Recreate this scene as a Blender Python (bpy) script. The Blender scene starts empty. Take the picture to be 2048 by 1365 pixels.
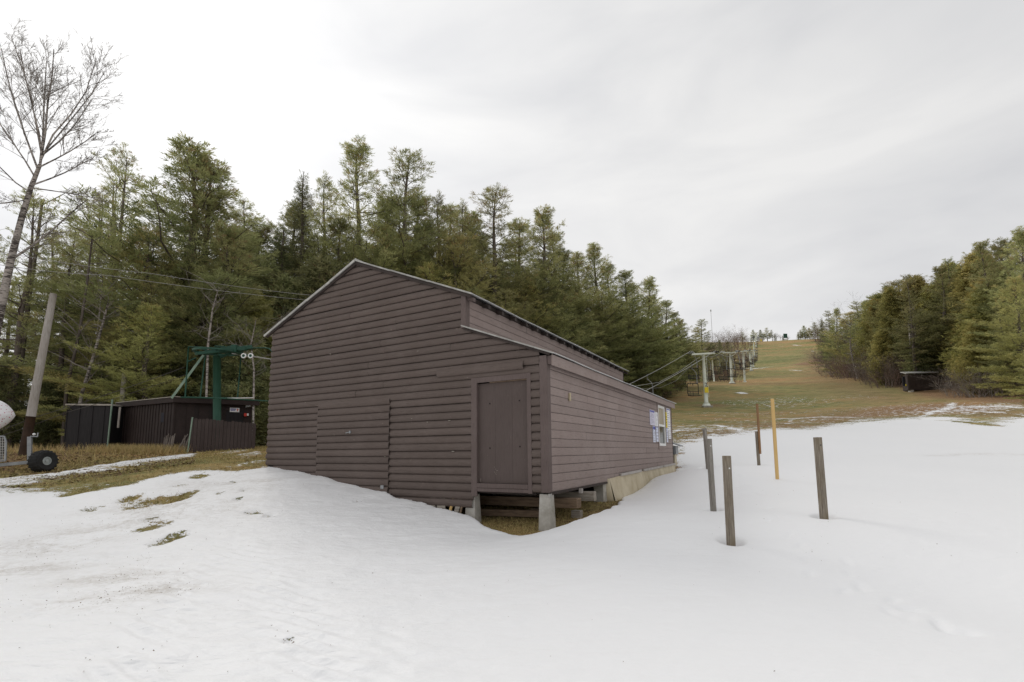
import bpy, math, random
import numpy as np
from mathutils import Matrix, Vector
rng = np.random.default_rng(7)
random.seed(7)
SC = bpy.context.scene
COL = SC.collection
R = math.radians

# ------------------------------------------------------------------ camera model
f = 973.0; cx = 1024.0; cy = 791.0; Hc = 1.6
_p = math.atan(113 / f); _r = R(0.57)
fwd = np.array([0, math.cos(_p), math.sin(_p)]); _up = np.array([0, -math.sin(_p), math.cos(_p)]); _rt = np.array([1., 0, 0])
rt2 = math.cos(_r) * _rt - math.sin(_r) * _up
up2 = math.sin(_r) * _rt + math.cos(_r) * _up
CAM = np.array([0, 0, Hc])
def ray(u, v): return fwd + rt2 * (u - cx) / f - up2 * (v - cy) / f
def at(u, v, Y):
    """the point at forward distance Y that the photo shows at (u, v)"""
    d = ray(u, v); return CAM + d * (Y / d[1])

# ------------------------------------------------------------------ barn frame
BA = R(29.2)
K = np.array([0.675, 9.4])
BX = np.array([math.cos(BA), -math.sin(BA)]); BY = np.array([math.sin(BA), math.cos(BA)])
def bl2w(x, y, z=0.0):
    q = K + BX * x + BY * y; return np.array([q[0], q[1], z])
def w2bl(X, Y):
    dx = X - K[0]; dy = Y - K[1]
    return dx * BX[0] + dy * BX[1], dx * BY[0] + dy * BY[1]
def on_front(u, v, off=0.0):
    """hit of the pixel ray with the plane y'=-off of the barn"""
    d = ray(u, v); n = np.array([BY[0], BY[1], 0]); K3 = np.array([K[0], K[1], 0]) - n * off
    t = ((K3 - CAM) @ n) / (d @ n); return CAM + d * t
def on_side(u, v, off=0.0):
    d = ray(u, v); n = np.array([BX[0], BX[1], 0]); K3 = np.array([K[0], K[1], 0]) + n * off
    t = ((K3 - CAM) @ n) / (d @ n); return CAM + d * t

# ------------------------------------------------------------------ terrain
_PY = np.array([-60, 0, 4, 8, 11, 14, 18, 25, 35, 55, 88, 115, 150, 190, 240, 280, 320, 335, 350, 380, 600, 3000.])
_PZ = np.array([-2.5, 0, 0.03, .22, .42, .72, 1.18, 2.15, 3.6, 6.5, 13.3, 17.9, 25.6, 34.2, 47.5, 60.5, 73, 76, 77, 75, 45, 20.])
_LY = np.array([-60, 0, 4, 8, 11, 14, 18, 25, 40, 80, 3000.])
_LZ = np.array([-2.5, 0, 0.03, .22, .42, .72, 1.18, 1.9, 2.5, 2.8, 3.])
def _pchip(x, y):
    h = np.diff(x); d = np.diff(y) / h
    m = np.zeros_like(x); m[0] = d[0]; m[-1] = d[-1]
    for i in range(1, len(x) - 1):
        if d[i-1] * d[i] > 0:
            w1 = 2 * h[i] + h[i-1]; w2 = h[i] + 2 * h[i-1]
            m[i] = (w1 + w2) / (w1 / d[i-1] + w2 / d[i])
    def fn(q):
        q = np.clip(q, x[0], x[-1]); i = np.clip(np.searchsorted(x, q) - 1, 0, len(x) - 2)
        t = (q - x[i]) / h[i]
        return ((2*t**3 - 3*t**2 + 1) * y[i] + (t**3 - 2*t**2 + t) * h[i] * m[i] + (-2*t**3 + 3*t**2) * y[i+1] + (t**3 - t**2) * h[i] * m[i+1])
    return fn
P_hill = _pchip(_PY, _PZ); P_left = _pchip(_LY, _LZ)
def sstep(a, b, x):
    t = np.clip((x - a) / (b - a), 0, 1); return t * t * (3 - 2 * t)
def base_h(X, Y):
    Ys = np.maximum(Y, 1.0)
    t = X / Ys
    w = sstep(-0.45, 0.12, t)
    z = P_left(Y) * (1 - w) + P_hill(Y) * w
    z = z + .05 * np.clip(t - .5, 0, 1) * np.clip(Y, 0, 320) * sstep(10, 45, Y)
    return z
_ctrl = []
def _c(P): _ctrl.append((P[0], P[1], P[2]))
for u, v in [(470, 936), (533, 950), (600, 962), (640, 974), (700, 988), (740, 1000), (790, 1012), (830, 1021), (890, 1033), (950, 1046), (1000, 1061), (1055, 1077)]:
    _c(on_front(u, v, .55))
for u, v in [(1110, 1066), (1150, 1045), (1195, 1017)]: _c(on_side(u, v, .55))
for u, v in [(1240, 1000), (1290, 975), (1346, 950)]: _c(on_side(u, v, .15))
for u, v, Y in [(1462, 1087, 7.4), (1648, 1035, 8.3), (1428, 1023, 9.8), (1412, 935, 15), (1555, 963, 13.6), (1518, 933, 16.5),
                (84, 944, 14.6), (236, 905, 24), (375, 903, 21.2), (505, 899, 20.4), (45, 910, 16.5), (300, 934, 14.5), (0, 968, 13), (180, 925, 17),
                (430, 912, 17), (1343, 886, 24), (1700, 842, 32), (1900, 832, 33), (2040, 830, 32), (1500, 862, 27),
                (300, 1080, 8.5), (100, 1100, 8.2), (1900, 1200, 5.5), (1900, 1000, 10.5)]:
    _c(at(u, v, Y))
for X in (-6, -3, 0, 3, 6): 
    for Y in (-6, 1, 3.6): _ctrl.append((X, Y, float(base_h(np.array(X * 1.), np.array(Y * 1.)))))
for X, Y in [(-30, 45), (-10, 45), (5, 45), (20, 50), (40, 48), (60, 40), (-40, 20), (-20, -10), (20, -10), (40, 10), (-40, -5), (60, 20), (25, 18)]:
    _ctrl.append((X, Y, float(base_h(np.array(X * 1.), np.array(Y * 1.)))))
_ctrl = np.array(_ctrl)
_res = _ctrl[:, 2] - base_h(_ctrl[:, 0], _ctrl[:, 1])
def _U(r2): return np.where(r2 > 1e-9, r2 * np.log(np.maximum(r2, 1e-9)), 0)
_n = len(_ctrl)
_A = np.zeros((_n + 3, _n + 3))
_d2 = ((_ctrl[:, None, :2] - _ctrl[None, :, :2]) ** 2).sum(-1)
_A[:_n, :_n] = _U(_d2) + np.eye(_n) * .6
_A[:_n, _n] = 1; _A[:_n, _n+1:] = _ctrl[:, :2]; _A[_n, :_n] = 1; _A[_n+1:, :_n] = _ctrl[:, :2].T
_W = np.linalg.solve(_A, np.concatenate([_res, [0, 0, 0]]))
def _tps(X, Y):
    o = np.full(X.shape, _W[_n]) + _W[_n+1] * X + _W[_n+2] * Y
    for i in range(_n): o += _W[i] * _U((X - _ctrl[i, 0])**2 + (Y - _ctrl[i, 1])**2)
    return o
def trench(X, Y):
    """0..1: the bare drip zone under and around the near corner of the barn"""
    bx, by = w2bl(X, Y)
    wob = .06 * np.sin(bx * 5.1 + 1) + .05 * np.sin(by * 4.3) + .03 * np.sin((bx + by) * 11)
    wid = np.interp(bx, [-5.2, -4.0, -2.6, -1.6, -.9, -.3, .1, .5], [-.4, .02, .10, .30, .62, .82, .80, .40])
    fr = sstep(.10, -.10, (-by) - wid - wob * .6)
    right = np.interp(by, [-.9, -.5, 0, 1.0, 2.0, 3.2, 4.2, 5.0], [.10, .42, .62, .86, .72, .42, .15, -.25])
    sd = sstep(.10, -.10, bx - right - wob * .6)
    lf = sstep(-6.2, -5.0, bx) 
    bk = sstep(11.5, 10.5, by)
    return fr * sd * lf * bk
def terrain(X, Y, fine=True):
    X = np.asarray(X, float); Y = np.asarray(Y, float)
    z = base_h(X, Y)
    rr = np.hypot(X, Y)
    near = rr < 62
    if near.any():
        rs = _tps(X[near], Y[near]) if X.ndim else _tps(X, Y)
        k = 1 - sstep(38, 60, rr[near] if X.ndim else rr)
        if X.ndim: z[near] += rs * k
        else: z = z + rs * k
    tr = trench(X, Y)
    bx, by = w2bl(X, Y)
    g = .10 + .085 * np.clip(by, -.5, 4) - .01 * bx
    z = z * (1 - tr) + np.minimum(g, z - .02) * tr
    inside = sstep(.2, -.3, bx) * sstep(-8.9, -8.2, bx) * sstep(-.05, .4, by) * sstep(12.2, 11.5, by) * (1 - tr)
    z = z - inside * .5
    if fine:
        # long gentle waves of the drifted snow, then roughness of the slope
        z = z + .018 * np.sin(X * 1.3 + .7 * Y) * np.sin(Y * .9 - .4 * X) * sstep(2, 6, rr) * (1 - tr)
        z = z + sstep(30, 60, rr) * (.10 * np.sin(X * .21 + 1.3 * np.sin(Y * .11)) + .12 * np.sin(Y * .33 + .9 * np.sin(X * .07)) + .45 * np.sin(Y * .075 + 1.0 + .02 * X) * sstep(60, 110, Y))
    return z
def gz(x, y): return float(terrain(np.array([float(x)]), np.array([float(y)]))[0])
_T = np.concatenate([np.linspace(2, 40, 500), np.geomspace(40.2, 420, 500)])
def hit(u, v):
    d = ray(u, v); P = CAM[None] + d[None] * (_T / d[1])[:, None]
    z = terrain(P[:, 0], P[:, 1]); b = np.nonzero(P[:, 2] < z)[0]
    i = b[0] if len(b) else len(_T) - 1
    if i == 0: return P[0]
    a0 = P[i-1, 2] - z[i-1]; a1 = z[i] - P[i, 2]; t = a0 / max(a0 + a1, 1e-9)
    return P[i-1] * (1 - t) + P[i] * t

# ------------------------------------------------------------------ mesh builder
class MB:
    def __init__(s): s.v = []; s.f = []; s.a = []; s.n = 0
    def add(s, v, fcs, a=0.5):
        v = np.asarray(v, float).reshape(-1, 3)
        if isinstance(fcs, np.ndarray): s.f.append(fcs.astype(np.int64) + s.n)
        else:
            by = {}
            for q in fcs: by.setdefault(len(q), []).append(q)
            for q in by.values(): s.f.append(np.array(q, dtype=np.int64) + s.n)
        s.v.append(v); s.a.append(np.broadcast_to(np.asarray(a, float), (len(v),)).copy()); s.n += len(v)
    def box(s, x0, x1, y0, y1, z0, z1, a=0.5, M=None):
        v = np.array([[x, y, z] for z in (z0, z1) for y in (y0, y1) for x in (x0, x1)], float)
        if M is not None: v = v @ M[:3, :3].T + M[:3, 3]
        s.add(v, np.array([[0, 2, 3, 1], [4, 5, 7, 6], [0, 1, 5, 4], [2, 6, 7, 3], [0, 4, 6, 2], [1, 3, 7, 5]]), a)
    def beam(s, p0, p1, w, h, a=.5, up=(0, 0, 1), taper=1.0):
        p0 = np.array(p0, float); p1 = np.array(p1, float); d = p1 - p0; L = np.linalg.norm(d); d /= L
        u = np.array(up, float)
        if abs(d @ u) > .95: u = np.array([0, 1., 0])
        sx = np.cross(d, u); sx /= np.linalg.norm(sx); sz = np.cross(sx, d)
        v = []
        for P, k in ((p0, 1), (p1, taper)):
            for i, j in ((-1, -1), (1, -1), (1, 1), (-1, 1)): v.append(P + sx * w / 2 * i * k + sz * h / 2 * j * k)
        s.add(v, np.array([[3, 2, 1, 0], [4, 5, 6, 7], [0, 1, 5, 4], [1, 2, 6, 5], [2, 3, 7, 6], [3, 0, 4, 7]]), a)
    def tube(s, path, rad, n=6, a=.5, cap=True):
        path = np.asarray(path, float); m = len(path); rad = np.broadcast_to(np.asarray(rad, float), (m,))
        d = np.gradient(path, axis=0); d /= np.maximum(np.linalg.norm(d, axis=1, keepdims=True), 1e-9)
        u = np.array([0, 0, 1.]) if abs(d[0, 2]) < .9 else np.array([1., 0, 0])
        s0 = np.cross(d, u); s0 /= np.maximum(np.linalg.norm(s0, axis=1, keepdims=True), 1e-9); s1 = np.cross(d, s0)
        th = np.linspace(0, 2 * np.pi, n, endpoint=False)
        v = path[:, None, :] + rad[:, None, None] * (np.cos(th)[None, :, None] * s0[:, None, :] + np.sin(th)[None, :, None] * s1[:, None, :])
        i = np.arange(m - 1)[:, None] * n; j = np.arange(n)[None]; j2 = (j + 1) % n
        fc = np.stack([i + j, i + j2, i + n + j2, i + n + j], -1).reshape(-1, 4)
        s.add(v.reshape(-1, 3), fc, a)
        if cap and n > 3:
            k = s.n - m * n
            s.f.append(np.array([list(range(k, k + n))])); s.f.append(np.array([list(range(k + (m-1) * n + n - 1, k + (m-1) * n - 1, -1))]))
    def prism(s, poly, axis, lo, hi, a=.5):
        """convex polygon in the plane of the two other axes, extruded along axis"""
        n = len(poly); o = [i for i in range(3) if i != axis]; v = np.zeros((2 * n, 3))
        for k, t in ((0, lo), (1, hi)):
            v[k*n:(k+1)*n, o[0]] = [q[0] for q in poly]; v[k*n:(k+1)*n, o[1]] = [q[1] for q in poly]; v[k*n:(k+1)*n, axis] = t
        s.add(v, [list(range(n))[::-1], list(range(n, 2 * n))] + [[i, (i+1) % n, n + (i+1) % n, n + i] for i in range(n)], a)
    def ring(s, c, axis, r0, r1, w, n=20, a=.5):
        """a wheel-like ring round axis, rectangular section"""
        c = np.array(c, float); ax = np.array(axis, float); ax /= np.linalg.norm(ax)
        u = np.cross(ax, [0, 0, 1.]) if abs(ax[2]) < .9 else np.array([1., 0, 0]); u /= np.linalg.norm(u); w2 = np.cross(ax, u)
        th = np.linspace(0, 2 * np.pi, n, endpoint=False); cs = np.cos(th)[:, None] * u + np.sin(th)[:, None] * w2
        v = np.concatenate([c + cs * r + ax * o for r, o in ((r0, -w/2), (r1, -w/2), (r1, w/2), (r0, w/2))])
        fc = []
        for k in range(4):
            for i in range(n): fc.append([k*n + i, k*n + (i+1) % n, ((k+1) % 4)*n + (i+1) % n, ((k+1) % 4)*n + i])
        s.add(v, fc, a)
    def mesh(s, name, mat, smooth=False):
        me = bpy.data.meshes.new(name)
        if not s.v: return me
        V = np.concatenate(s.v); A = np.concatenate(s.a)
        me.vertices.add(len(V)); me.vertices.foreach_set('co', V.astype(np.float32).ravel())
        lv = np.concatenate([q.ravel() for q in s.f]); lt = np.concatenate([np.full(len(q), q.shape[1]) for q in s.f])
        ls = np.concatenate([[0], np.cumsum(lt)[:-1]])
        me.loops.add(len(lv)); me.loops.foreach_set('vertex_index', lv.astype(np.int32))
        me.polygons.add(len(lt)); me.polygons.foreach_set('loop_start', ls.astype(np.int32))
        me.polygons.foreach_set('use_smooth', np.full(len(lt), bool(smooth)))
        at_ = me.attributes.new('tint', 'FLOAT', 'POINT'); at_.data.foreach_set('value', A.astype(np.float32))
        me.update(calc_edges=True); me.validate(verbose=False)
        if mat is not None:
            for m_ in (mat if isinstance(mat, (list, tuple)) else [mat]): me.materials.append(m_)
        return me
    def build(s, name, mat, parent=None, smooth=False, bevel=0):
        o = bpy.data.objects.new(name, s.mesh(name, mat, smooth)); COL.objects.link(o)
        if parent is not None: o.parent = parent
        if bevel:
            b = o.modifiers.new('bevel', 'BEVEL'); b.width = bevel; b.segments = 2; b.limit_method = 'ANGLE'
        return o
def tag(o, label=None, cat=None, group=None, kind=None):
    if label: o['label'] = label
    if cat: o['category'] = cat
    if group: o['group'] = group
    if kind: o['kind'] = kind
    return o
def thing(name, label, cat, loc=(0, 0, 0), rz=0.0, group=None, scale=None):
    o = bpy.data.objects.new(name, None); o.empty_display_size = .2; COL.objects.link(o)
    o.location = tuple(float(q) for q in loc); o.rotation_euler = (0, 0, rz)
    if scale is not None: o.scale = scale
    return tag(o, label, cat, group)
def copy_tree(o, parent=None):
    c = o.copy(); COL.objects.link(c)
    if parent is not None: c.parent = parent
    for ch in list(o.children): copy_tree(ch, c)
    return c
# ------------------------------------------------------------------ materials
class NT:
    def __init__(s, name):
        s.m = bpy.data.materials.new(name); s.m.use_nodes = True; s.t = s.m.node_tree; s.t.nodes.clear()
        s.out = s.n('ShaderNodeOutputMaterial')
    def n(s, t, **k):
        o = s.t.nodes.new(t)
        for a, b in k.items():
            if a.startswith('i_'): o.inputs[a[2:].replace('_', ' ')].default_value = b
            else: setattr(o, a, b)
        return o
    def l(s, a, b): s.t.links.new(a, b)
    def mix(s, fac, a, b, mode='MIX'):
        o = s.n('ShaderNodeMix', data_type='RGBA', blend_type=mode)
        for q, i in ((fac, 0), (a, 6), (b, 7)):
            if isinstance(q, (int, float)): o.inputs[i].default_value = q if i == 0 else (q, q, q, 1)
            elif isinstance(q, tuple): o.inputs[i].default_value = (*q[:3], 1)
            else: s.l(q, o.inputs[i])
        return o.outputs[2]
    def math(s, op, a, b=0.0, c=None, clamp=False):
        o = s.n('ShaderNodeMath', operation=op, use_clamp=clamp)
        for i, q in enumerate((a, b, c)):
            if q is None: continue
            if isinstance(q, (int, float)): o.inputs[i].default_value = q
            else: s.l(q, o.inputs[i])
        return o.outputs[0]
    def ramp(s, fac, stops):
        o = s.n('ShaderNodeValToRGB'); e = o.color_ramp.elements
        while len(e) < len(stops): e.new(.5)
        for q, (p, c) in zip(e, stops): q.position = p; q.color = (*c[:3], 1) if isinstance(c, tuple) else (c, c, c, 1)
        s.l(fac, o.inputs[0]); return o.outputs[0]
    def coord(s, scale=(1, 1, 1), kind='Object'):
        tc = s.n('ShaderNodeTexCoord'); mp = s.n('ShaderNodeMapping'); mp.inputs['Scale'].default_value = scale
        s.l(tc.outputs[kind], mp.inputs[0]); return mp.outputs[0]
    def noise(s, vec, scale, detail=4, rough=.55, dist=0.0):
        o = s.n('ShaderNodeTexNoise'); o.inputs['Scale'].default_value = scale; o.inputs['Detail'].default_value = detail
        o.inputs['Roughness'].default_value = rough; o.inputs['Distortion'].default_value = dist
        if vec is not None: s.l(vec, o.inputs['Vector'])
        return o.outputs[0]
    def attr(s, name): return s.n('ShaderNodeAttribute', attribute_name=name).outputs['Fac']
    def bump(s, h, st, dist=.02):
        o = s.n('ShaderNodeBump'); o.inputs['Strength'].default_value = st; o.inputs['Distance'].default_value = dist
        s.l(h, o.inputs['Height']); return o.outputs[0]
    def bsdf(s, col, rough=.7, metal=0.0, normal=None, spec=.3):
        o = s.n('ShaderNodeBsdfPrincipled'); o.inputs['Roughness'].default_value = rough if isinstance(rough, (int, float)) else .5
        if not isinstance(rough, (int, float)): s.l(rough, o.inputs['Roughness'])
        o.inputs['Metallic'].default_value = metal; o.inputs['Specular IOR Level'].default_value = spec
        if isinstance(col, tuple): o.inputs['Base Color'].default_value = (*col[:3], 1)
        else: s.l(col, o.inputs['Base Color'])
        if normal is not None: s.l(normal, o.inputs['Normal'])
        s.l(o.outputs[0], s.out.inputs[0]); return o
def simple(name, c1, c2, scale=6, stretch=(1, 1, 1), rough=.75, metal=0, bump=.3, bd=.01, spec=.3, detail=5):
    t = NT(name); v = t.coord(stretch); n1 = t.noise(v, scale, detail); n2 = t.noise(v, scale * 7, 3)
    k = t.math('ADD', t.math('MULTIPLY', n1, .75), t.math('MULTIPLY', n2, .25))
    fac = t.ramp(k, [(.32, 0.0), (.68, 1.0)])
    col = t.mix(fac, c1, c2); col = t.mix(.35, col, t.ramp(t.attr('tint'), [(0, .62), (1, 1.38)]), 'MULTIPLY')
    t.bsdf(col, rough, metal, t.bump(k, bump, bd), spec); return t.m
def paint_wood(name, base, worn, grain_axis=0, wear=.66, contrast=1.0):
    """old brown stain on boards: fine saw grain along the board, faded blotches, a few chips"""
    t = NT(name); st = [18, 18, 18]; st[grain_axis] = 1.2
    g = t.noise(t.coord(tuple(st)), 4.5, 6, .65); b = t.noise(t.coord(), 1.1, 5, .6, .4); s = t.noise(t.coord(), 9, 4, .7)
    c = t.mix(t.ramp(b, [(.35, 0.0), (.7, .8)]), base, worn)
    c = t.mix(t.ramp(g, [(.35, .55 * contrast), (.5, 0.0)]), c, tuple(q * .6 for q in base))
    c = t.mix(t.ramp(t.math('MULTIPLY', s, t.math('ADD', g, .45)), [(wear, 0.0), (wear + .05, .7)]), c, (.24, .19, .16))
    c = t.mix(.36, c, t.ramp(t.attr('tint'), [(0, .55), (1, 1.45)]), 'MULTIPLY')
    t.bsdf(c, .72, 0, t.bump(t.math('ADD', g, t.math('MULTIPLY', s, .4)), .55, .006), .28); return t.m
M = {}
M['front_paint'] = paint_wood('brown stained log siding', (.120, .092, .080), (.148, .116, .103), 0)
M['side_paint'] = paint_wood('faded brown boards with painted-in light', (.270, .212, .194), (.320, .262, .242), 1)  # some fading, plus extra paleness painted in for this side's brighter light
M['trim_paint'] = paint_wood('brown stained trim', (.125, .094, .087), (.165, .128, .118), 2)
M['door_paint'] = paint_wood('brown painted plywood door', (.100, .076, .069), (.118, .091, .083), 2, .72, .6)
M['backing'] = simple('dark sheathing gap', (.02, .015, .014), (.03, .022, .02))
M['metal_roof'] = simple('galvanised corrugated roofing', (.52, .52, .52), (.72, .72, .72), 2, rough=.42, metal=.55, bump=.08)
M['metal_edge'] = simple('weathered metal roof edge', (.27, .26, .245), (.50, .49, .46), 5, rough=.5, metal=.3, bump=.2)
M['rafter'] = simple('dark rafter wood', (.035, .027, .024), (.06, .045, .04), 4)
M['concrete'] = simple('stained concrete pier', (.30, .28, .24), (.58, .56, .52), 3.2, rough=.9, bump=.5)
M['skirt'] = simple('tan plastic foundation sheet', (.40, .33, .21), (.62, .55, .41), 2.5, (1, 1, .5), rough=.55, bump=.5, bd=.03)
M['skirt_board'] = simple('pale grey batten', (.33, .30, .28), (.48, .45, .43), 4)
M['timber'] = simple('old brown timber', (.11, .075, .05), (.28, .20, .135), 3, (1, 9, 9), bump=.6)
M['grey_timber'] = simple('weathered grey timber', (.19, .165, .135), (.42, .38, .33), 3, (1, 9, 9), bump=.6)
def postmat(name, a, b, c):
    t = NT(name); v = t.coord((26, 26, 1.5)); g = t.noise(v, 2.2, 6, .7, .6); k = t.noise(t.coord((1, 1, .5)), 3.0, 4)
    col = t.mix(t.ramp(g, [(.35, 0.0), (.62, 1.0)]), a, b); col = t.mix(t.ramp(k, [(.45, 0.0), (.7, .7)]), col, c)
    t.bsdf(col, .85, 0, t.bump(g, .7, .006), .2); return t.m
M['post_grey'] = postmat('weathered post wood', (.13, .105, .08), (.30, .265, .215), (.20, .155, .09))
M['post_pale'] = postmat('silver grey post wood', (.16, .145, .125), (.33, .31, .28), (.22, .20, .17))
M['post_new'] = postmat('fresh yellow lumber', (.58, .37, .14), (.70, .49, .22), (.62, .42, .17))
M['post_rust'] = postmat('reddish brown stake', (.19, .10, .05), (.32, .19, .10), (.24, .14, .07))
M['pole'] = postmat('bleached utility pole', (.25, .225, .20), (.42, .39, .36), (.34, .30, .27))
M['pole_base'] = simple('dark creosote', (.03, .018, .012), (.07, .04, .025), 5)
M['tower'] = simple('pale green tower paint', (.68, .73, .64), (.78, .81, .73), 2, rough=.6, bump=.1)
M['tower_foot'] = simple('tower concrete foot', (.25, .24, .21), (.40, .38, .34), 3)
M['black'] = simple('black painted steel', (.018, .018, .02), (.04, .04, .042), 5, rough=.5)
M['grey_steel'] = simple('grey steel', (.22, .23, .24), (.36, .37, .38), 4, rough=.5, metal=.4)
M['rope'] = simple('steel rope', (.45, .45, .45), (.62, .62, .62), 8, rough=.5, metal=.2)
M['wire'] = simple('dark wire', (.07, .06, .055), (.12, .11, .10), 8)
M['pale_wire'] = simple('pale overhead wire', (.28, .27, .26), (.4, .39, .38), 8)
M['yellow'] = simple('yellow sign', (.72, .56, .03), (.82, .66, .05), 4, rough=.5, bump=.05)
M['ink'] = simple('dark print', (.03, .03, .04), (.05, .05, .06), 4, bump=0)
M['paper'] = simple('white notice sheet', (.74, .74, .78), (.84, .84, .86), 4, rough=.5, bump=.05)
M['lilac_paper'] = simple('lilac notice sheet', (.58, .55, .68), (.66, .63, .75), 4, rough=.5, bump=.05)
M['blue_paper'] = simple('pale blue notice sheet', (.60, .64, .78), (.70, .73, .84), 4, rough=.5, bump=.05)
M['blue_print'] = simple('blue print', (.09, .10, .33), (.14, .15, .42), 4, bump=0)
M['grey_print'] = simple('grey print', (.36, .36, .42), (.46, .46, .5), 4, bump=0)
M['white_frame'] = simple('white window frame', (.72, .72, .70), (.82, .82, .80), 4, rough=.4, bump=.05)
M['curtain'] = simple('tan window blind', (.33, .28, .2), (.42, .37, .28), 3)
M['green'] = simple('dark green steel paint', (.014, .060, .038), (.026, .090, .060), 3, rough=.5, bump=.1)
M['green_pale'] = simple('worn green steel paint', (.16, .26, .2), (.30, .38, .3), 4, rough=.5, bump=.1)
M['hut'] = paint_wood('dark brown hut boards', (.030, .020, .018), (.050, .035, .032), 2, .74, .8)
M['small_shed'] = paint_wood('dark brown small shed boards', (.060, .046, .042), (.085, .066, .061), 2, .74, .8)
M['hut_roof'] = simple('pale roof edge', (.30, .27, .23), (.5, .47, .42), 4)
M['annex'] = simple('black weathered sheathing', (.012, .011, .012), (.028, .025, .027), 3, (6, 6, .6))
M['fence'] = paint_wood('brown picket boards', (.055, .040, .037), (.085, .064, .060), 2, .7)
M['sticks'] = simple('grey dry sticks', (.16, .13, .11), (.32, .28, .25), 6)
M['red'] = simple('red box', (.5, .03, .02), (.6, .05, .03), 4, rough=.4)
M['white'] = simple('white paint', (.74, .74, .74), (.84, .84, .84), 4, rough=.5, bump=.05)
M['tyre'] = simple('black tyre rubber', (.014, .014, .015), (.03, .03, .03), 9, rough=.8)
M['rim'] = simple('grey wheel rim', (.32, .35, .35), (.46, .5, .5), 4, rough=.5, metal=.2)
M['brown_cap'] = simple('brown litter', (.10, .06, .035), (.2, .13, .07), 20)
t = NT('speckled white shell'); vo = t.n('ShaderNodeTexVoronoi'); vo.inputs['Scale'].default_value = 17; t.l(t.coord(), vo.inputs['Vector'])
t.bsdf(t.mix(t.ramp(vo.outputs['Distance'], [(.22, 1.0), (.27, 0.0)]), (.76, .75, .77), (.42, .03, .09)), .5); M['speckle'] = t.m
t = NT('window glass'); t.bsdf((.03, .035, .03), .08, 0, None, .5); M['glass'] = t.m
t = NT('birch bark'); v = t.coord((3, 3, 14)); g = t.noise(v, 1.6, 4); h = t.noise(t.coord(), 1.2, 4)
t.bsdf(t.mix(t.ramp(t.math('ADD', t.math('MULTIPLY', g, .6), t.math('MULTIPLY', h, .4)), [(.44, 0.0), (.54, 1.0)]), (.06, .05, .045), (.40, .36, .33)), .85, 0, t.bump(g, .5, .02)); M['birch'] = t.m
def barkmat(name, a, b):
    t = NT(name); v = t.coord((6, 6, 1)); g = t.noise(v, 2.4, 5, .65)
    oi = t.n('ShaderNodeObjectInfo')
    c = t.mix(t.ramp(g, [(.35, 0.0), (.65, 1.0)]), a, b); c = t.mix(.6, c, t.ramp(oi.outputs['Random'], [(0, .7), (1, 1.3)]), 'MULTIPLY')
    t.bsdf(c, .9, 0, t.bump(g, .6, .03)); return t.m
M['bark'] = barkmat('pine bark', (.075, .058, .048), (.17, .145, .125))
M['twig'] = barkmat('bare grey brown twigs', (.13, .10, .085), (.25, .205, .18))
M['twig_red'] = barkmat('bare reddish brown twigs', (.15, .095, .075), (.25, .17, .14))
M['twig_pale'] = barkmat('pale grey twigs', (.20, .175, .155), (.34, .31, .28))
def leafmat(name, dark, mid, light, brown, trans=.5, hue=.018):
    t = NT(name); a = t.attr('tint'); oi = t.n('ShaderNodeObjectInfo')
    c = t.ramp(a, [(.05, dark), (.45, mid), (.9, light), (.975, brown)])
    hs = t.n('ShaderNodeHueSaturation'); t.l(c, hs.inputs['Color'])
    r = oi.outputs['Random']
    t.l(t.math('ADD', .5 - hue, t.math('MULTIPLY', r, hue * 2)), hs.inputs['Hue'])
    t.l(t.math('ADD', .78, t.math('MULTIPLY', t.math('FRACT', t.math('MULTIPLY', r, 7.31)), .5)), hs.inputs['Value'])
    d = t.n('ShaderNodeBsdfDiffuse'); tr = t.n('ShaderNodeBsdfTranslucent'); mx = t.n('ShaderNodeMixShader'); mx.inputs[0].default_value = trans
    t.l(hs.outputs[0], d.inputs[0]); t.l(hs.outputs[0], tr.inputs[0]); t.l(d.outputs[0], mx.inputs[1]); t.l(tr.outputs[0], mx.inputs[2]); t.l(mx.outputs[0], t.out.inputs[0]); return t.m
M['pine'] = leafmat('white pine needles', (.125, .140, .062), (.315, .330, .148), (.50, .485, .235), (.34, .24, .13))
M['pine_yellow'] = leafmat('yellow green pine needles', (.20, .20, .08), (.36, .35, .145), (.54, .50, .22), (.42, .32, .15))
M['spruce'] = leafmat('spruce needles', (.12, .14, .07), (.245, .265, .128), (.39, .39, .195), (.16, .11, .06))
M['cedar'] = leafmat('cedar sprays', (.14, .138, .05), (.33, .31, .115), (.54, .475, .19), (.42, .30, .11), hue=.015)
M['cedar_brown'] = leafmat('rusty cedar sprays', (.14, .125, .045), (.29, .25, .09), (.44, .36, .135), (.42, .28, .10), hue=.012)

# ------------------------------------------------------------------ ground material
t = NT('winter slope ground')
co = t.coord((1, 1, 1), 'Object')
sn = t.attr('snow'); li = t.attr('litter'); fr = t.attr('far'); di = t.attr('dirt')
n1 = t.noise(t.coord((.8, 1.6, 1)), 1.3, 7, .62, .3)
n2 = t.noise(t.coord((1, 1, 1)), 9, 5, .65)
n4 = t.noise(t.coord((1, 1.2, 1)), 26, 4, .7)
nn = t.math('ADD', t.math('MULTIPLY', n1, .40), t.math('ADD', t.math('MULTIPLY', n2, .33), t.math('MULTIPLY', n4, .27)))
thr = t.math('ADD', sn, t.math('MULTIPLY', t.math('SUBTRACT', nn, .5), 2.7))
smask = t.ramp(thr, [(.47, 0.0), (.55, 1.0)])
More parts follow.
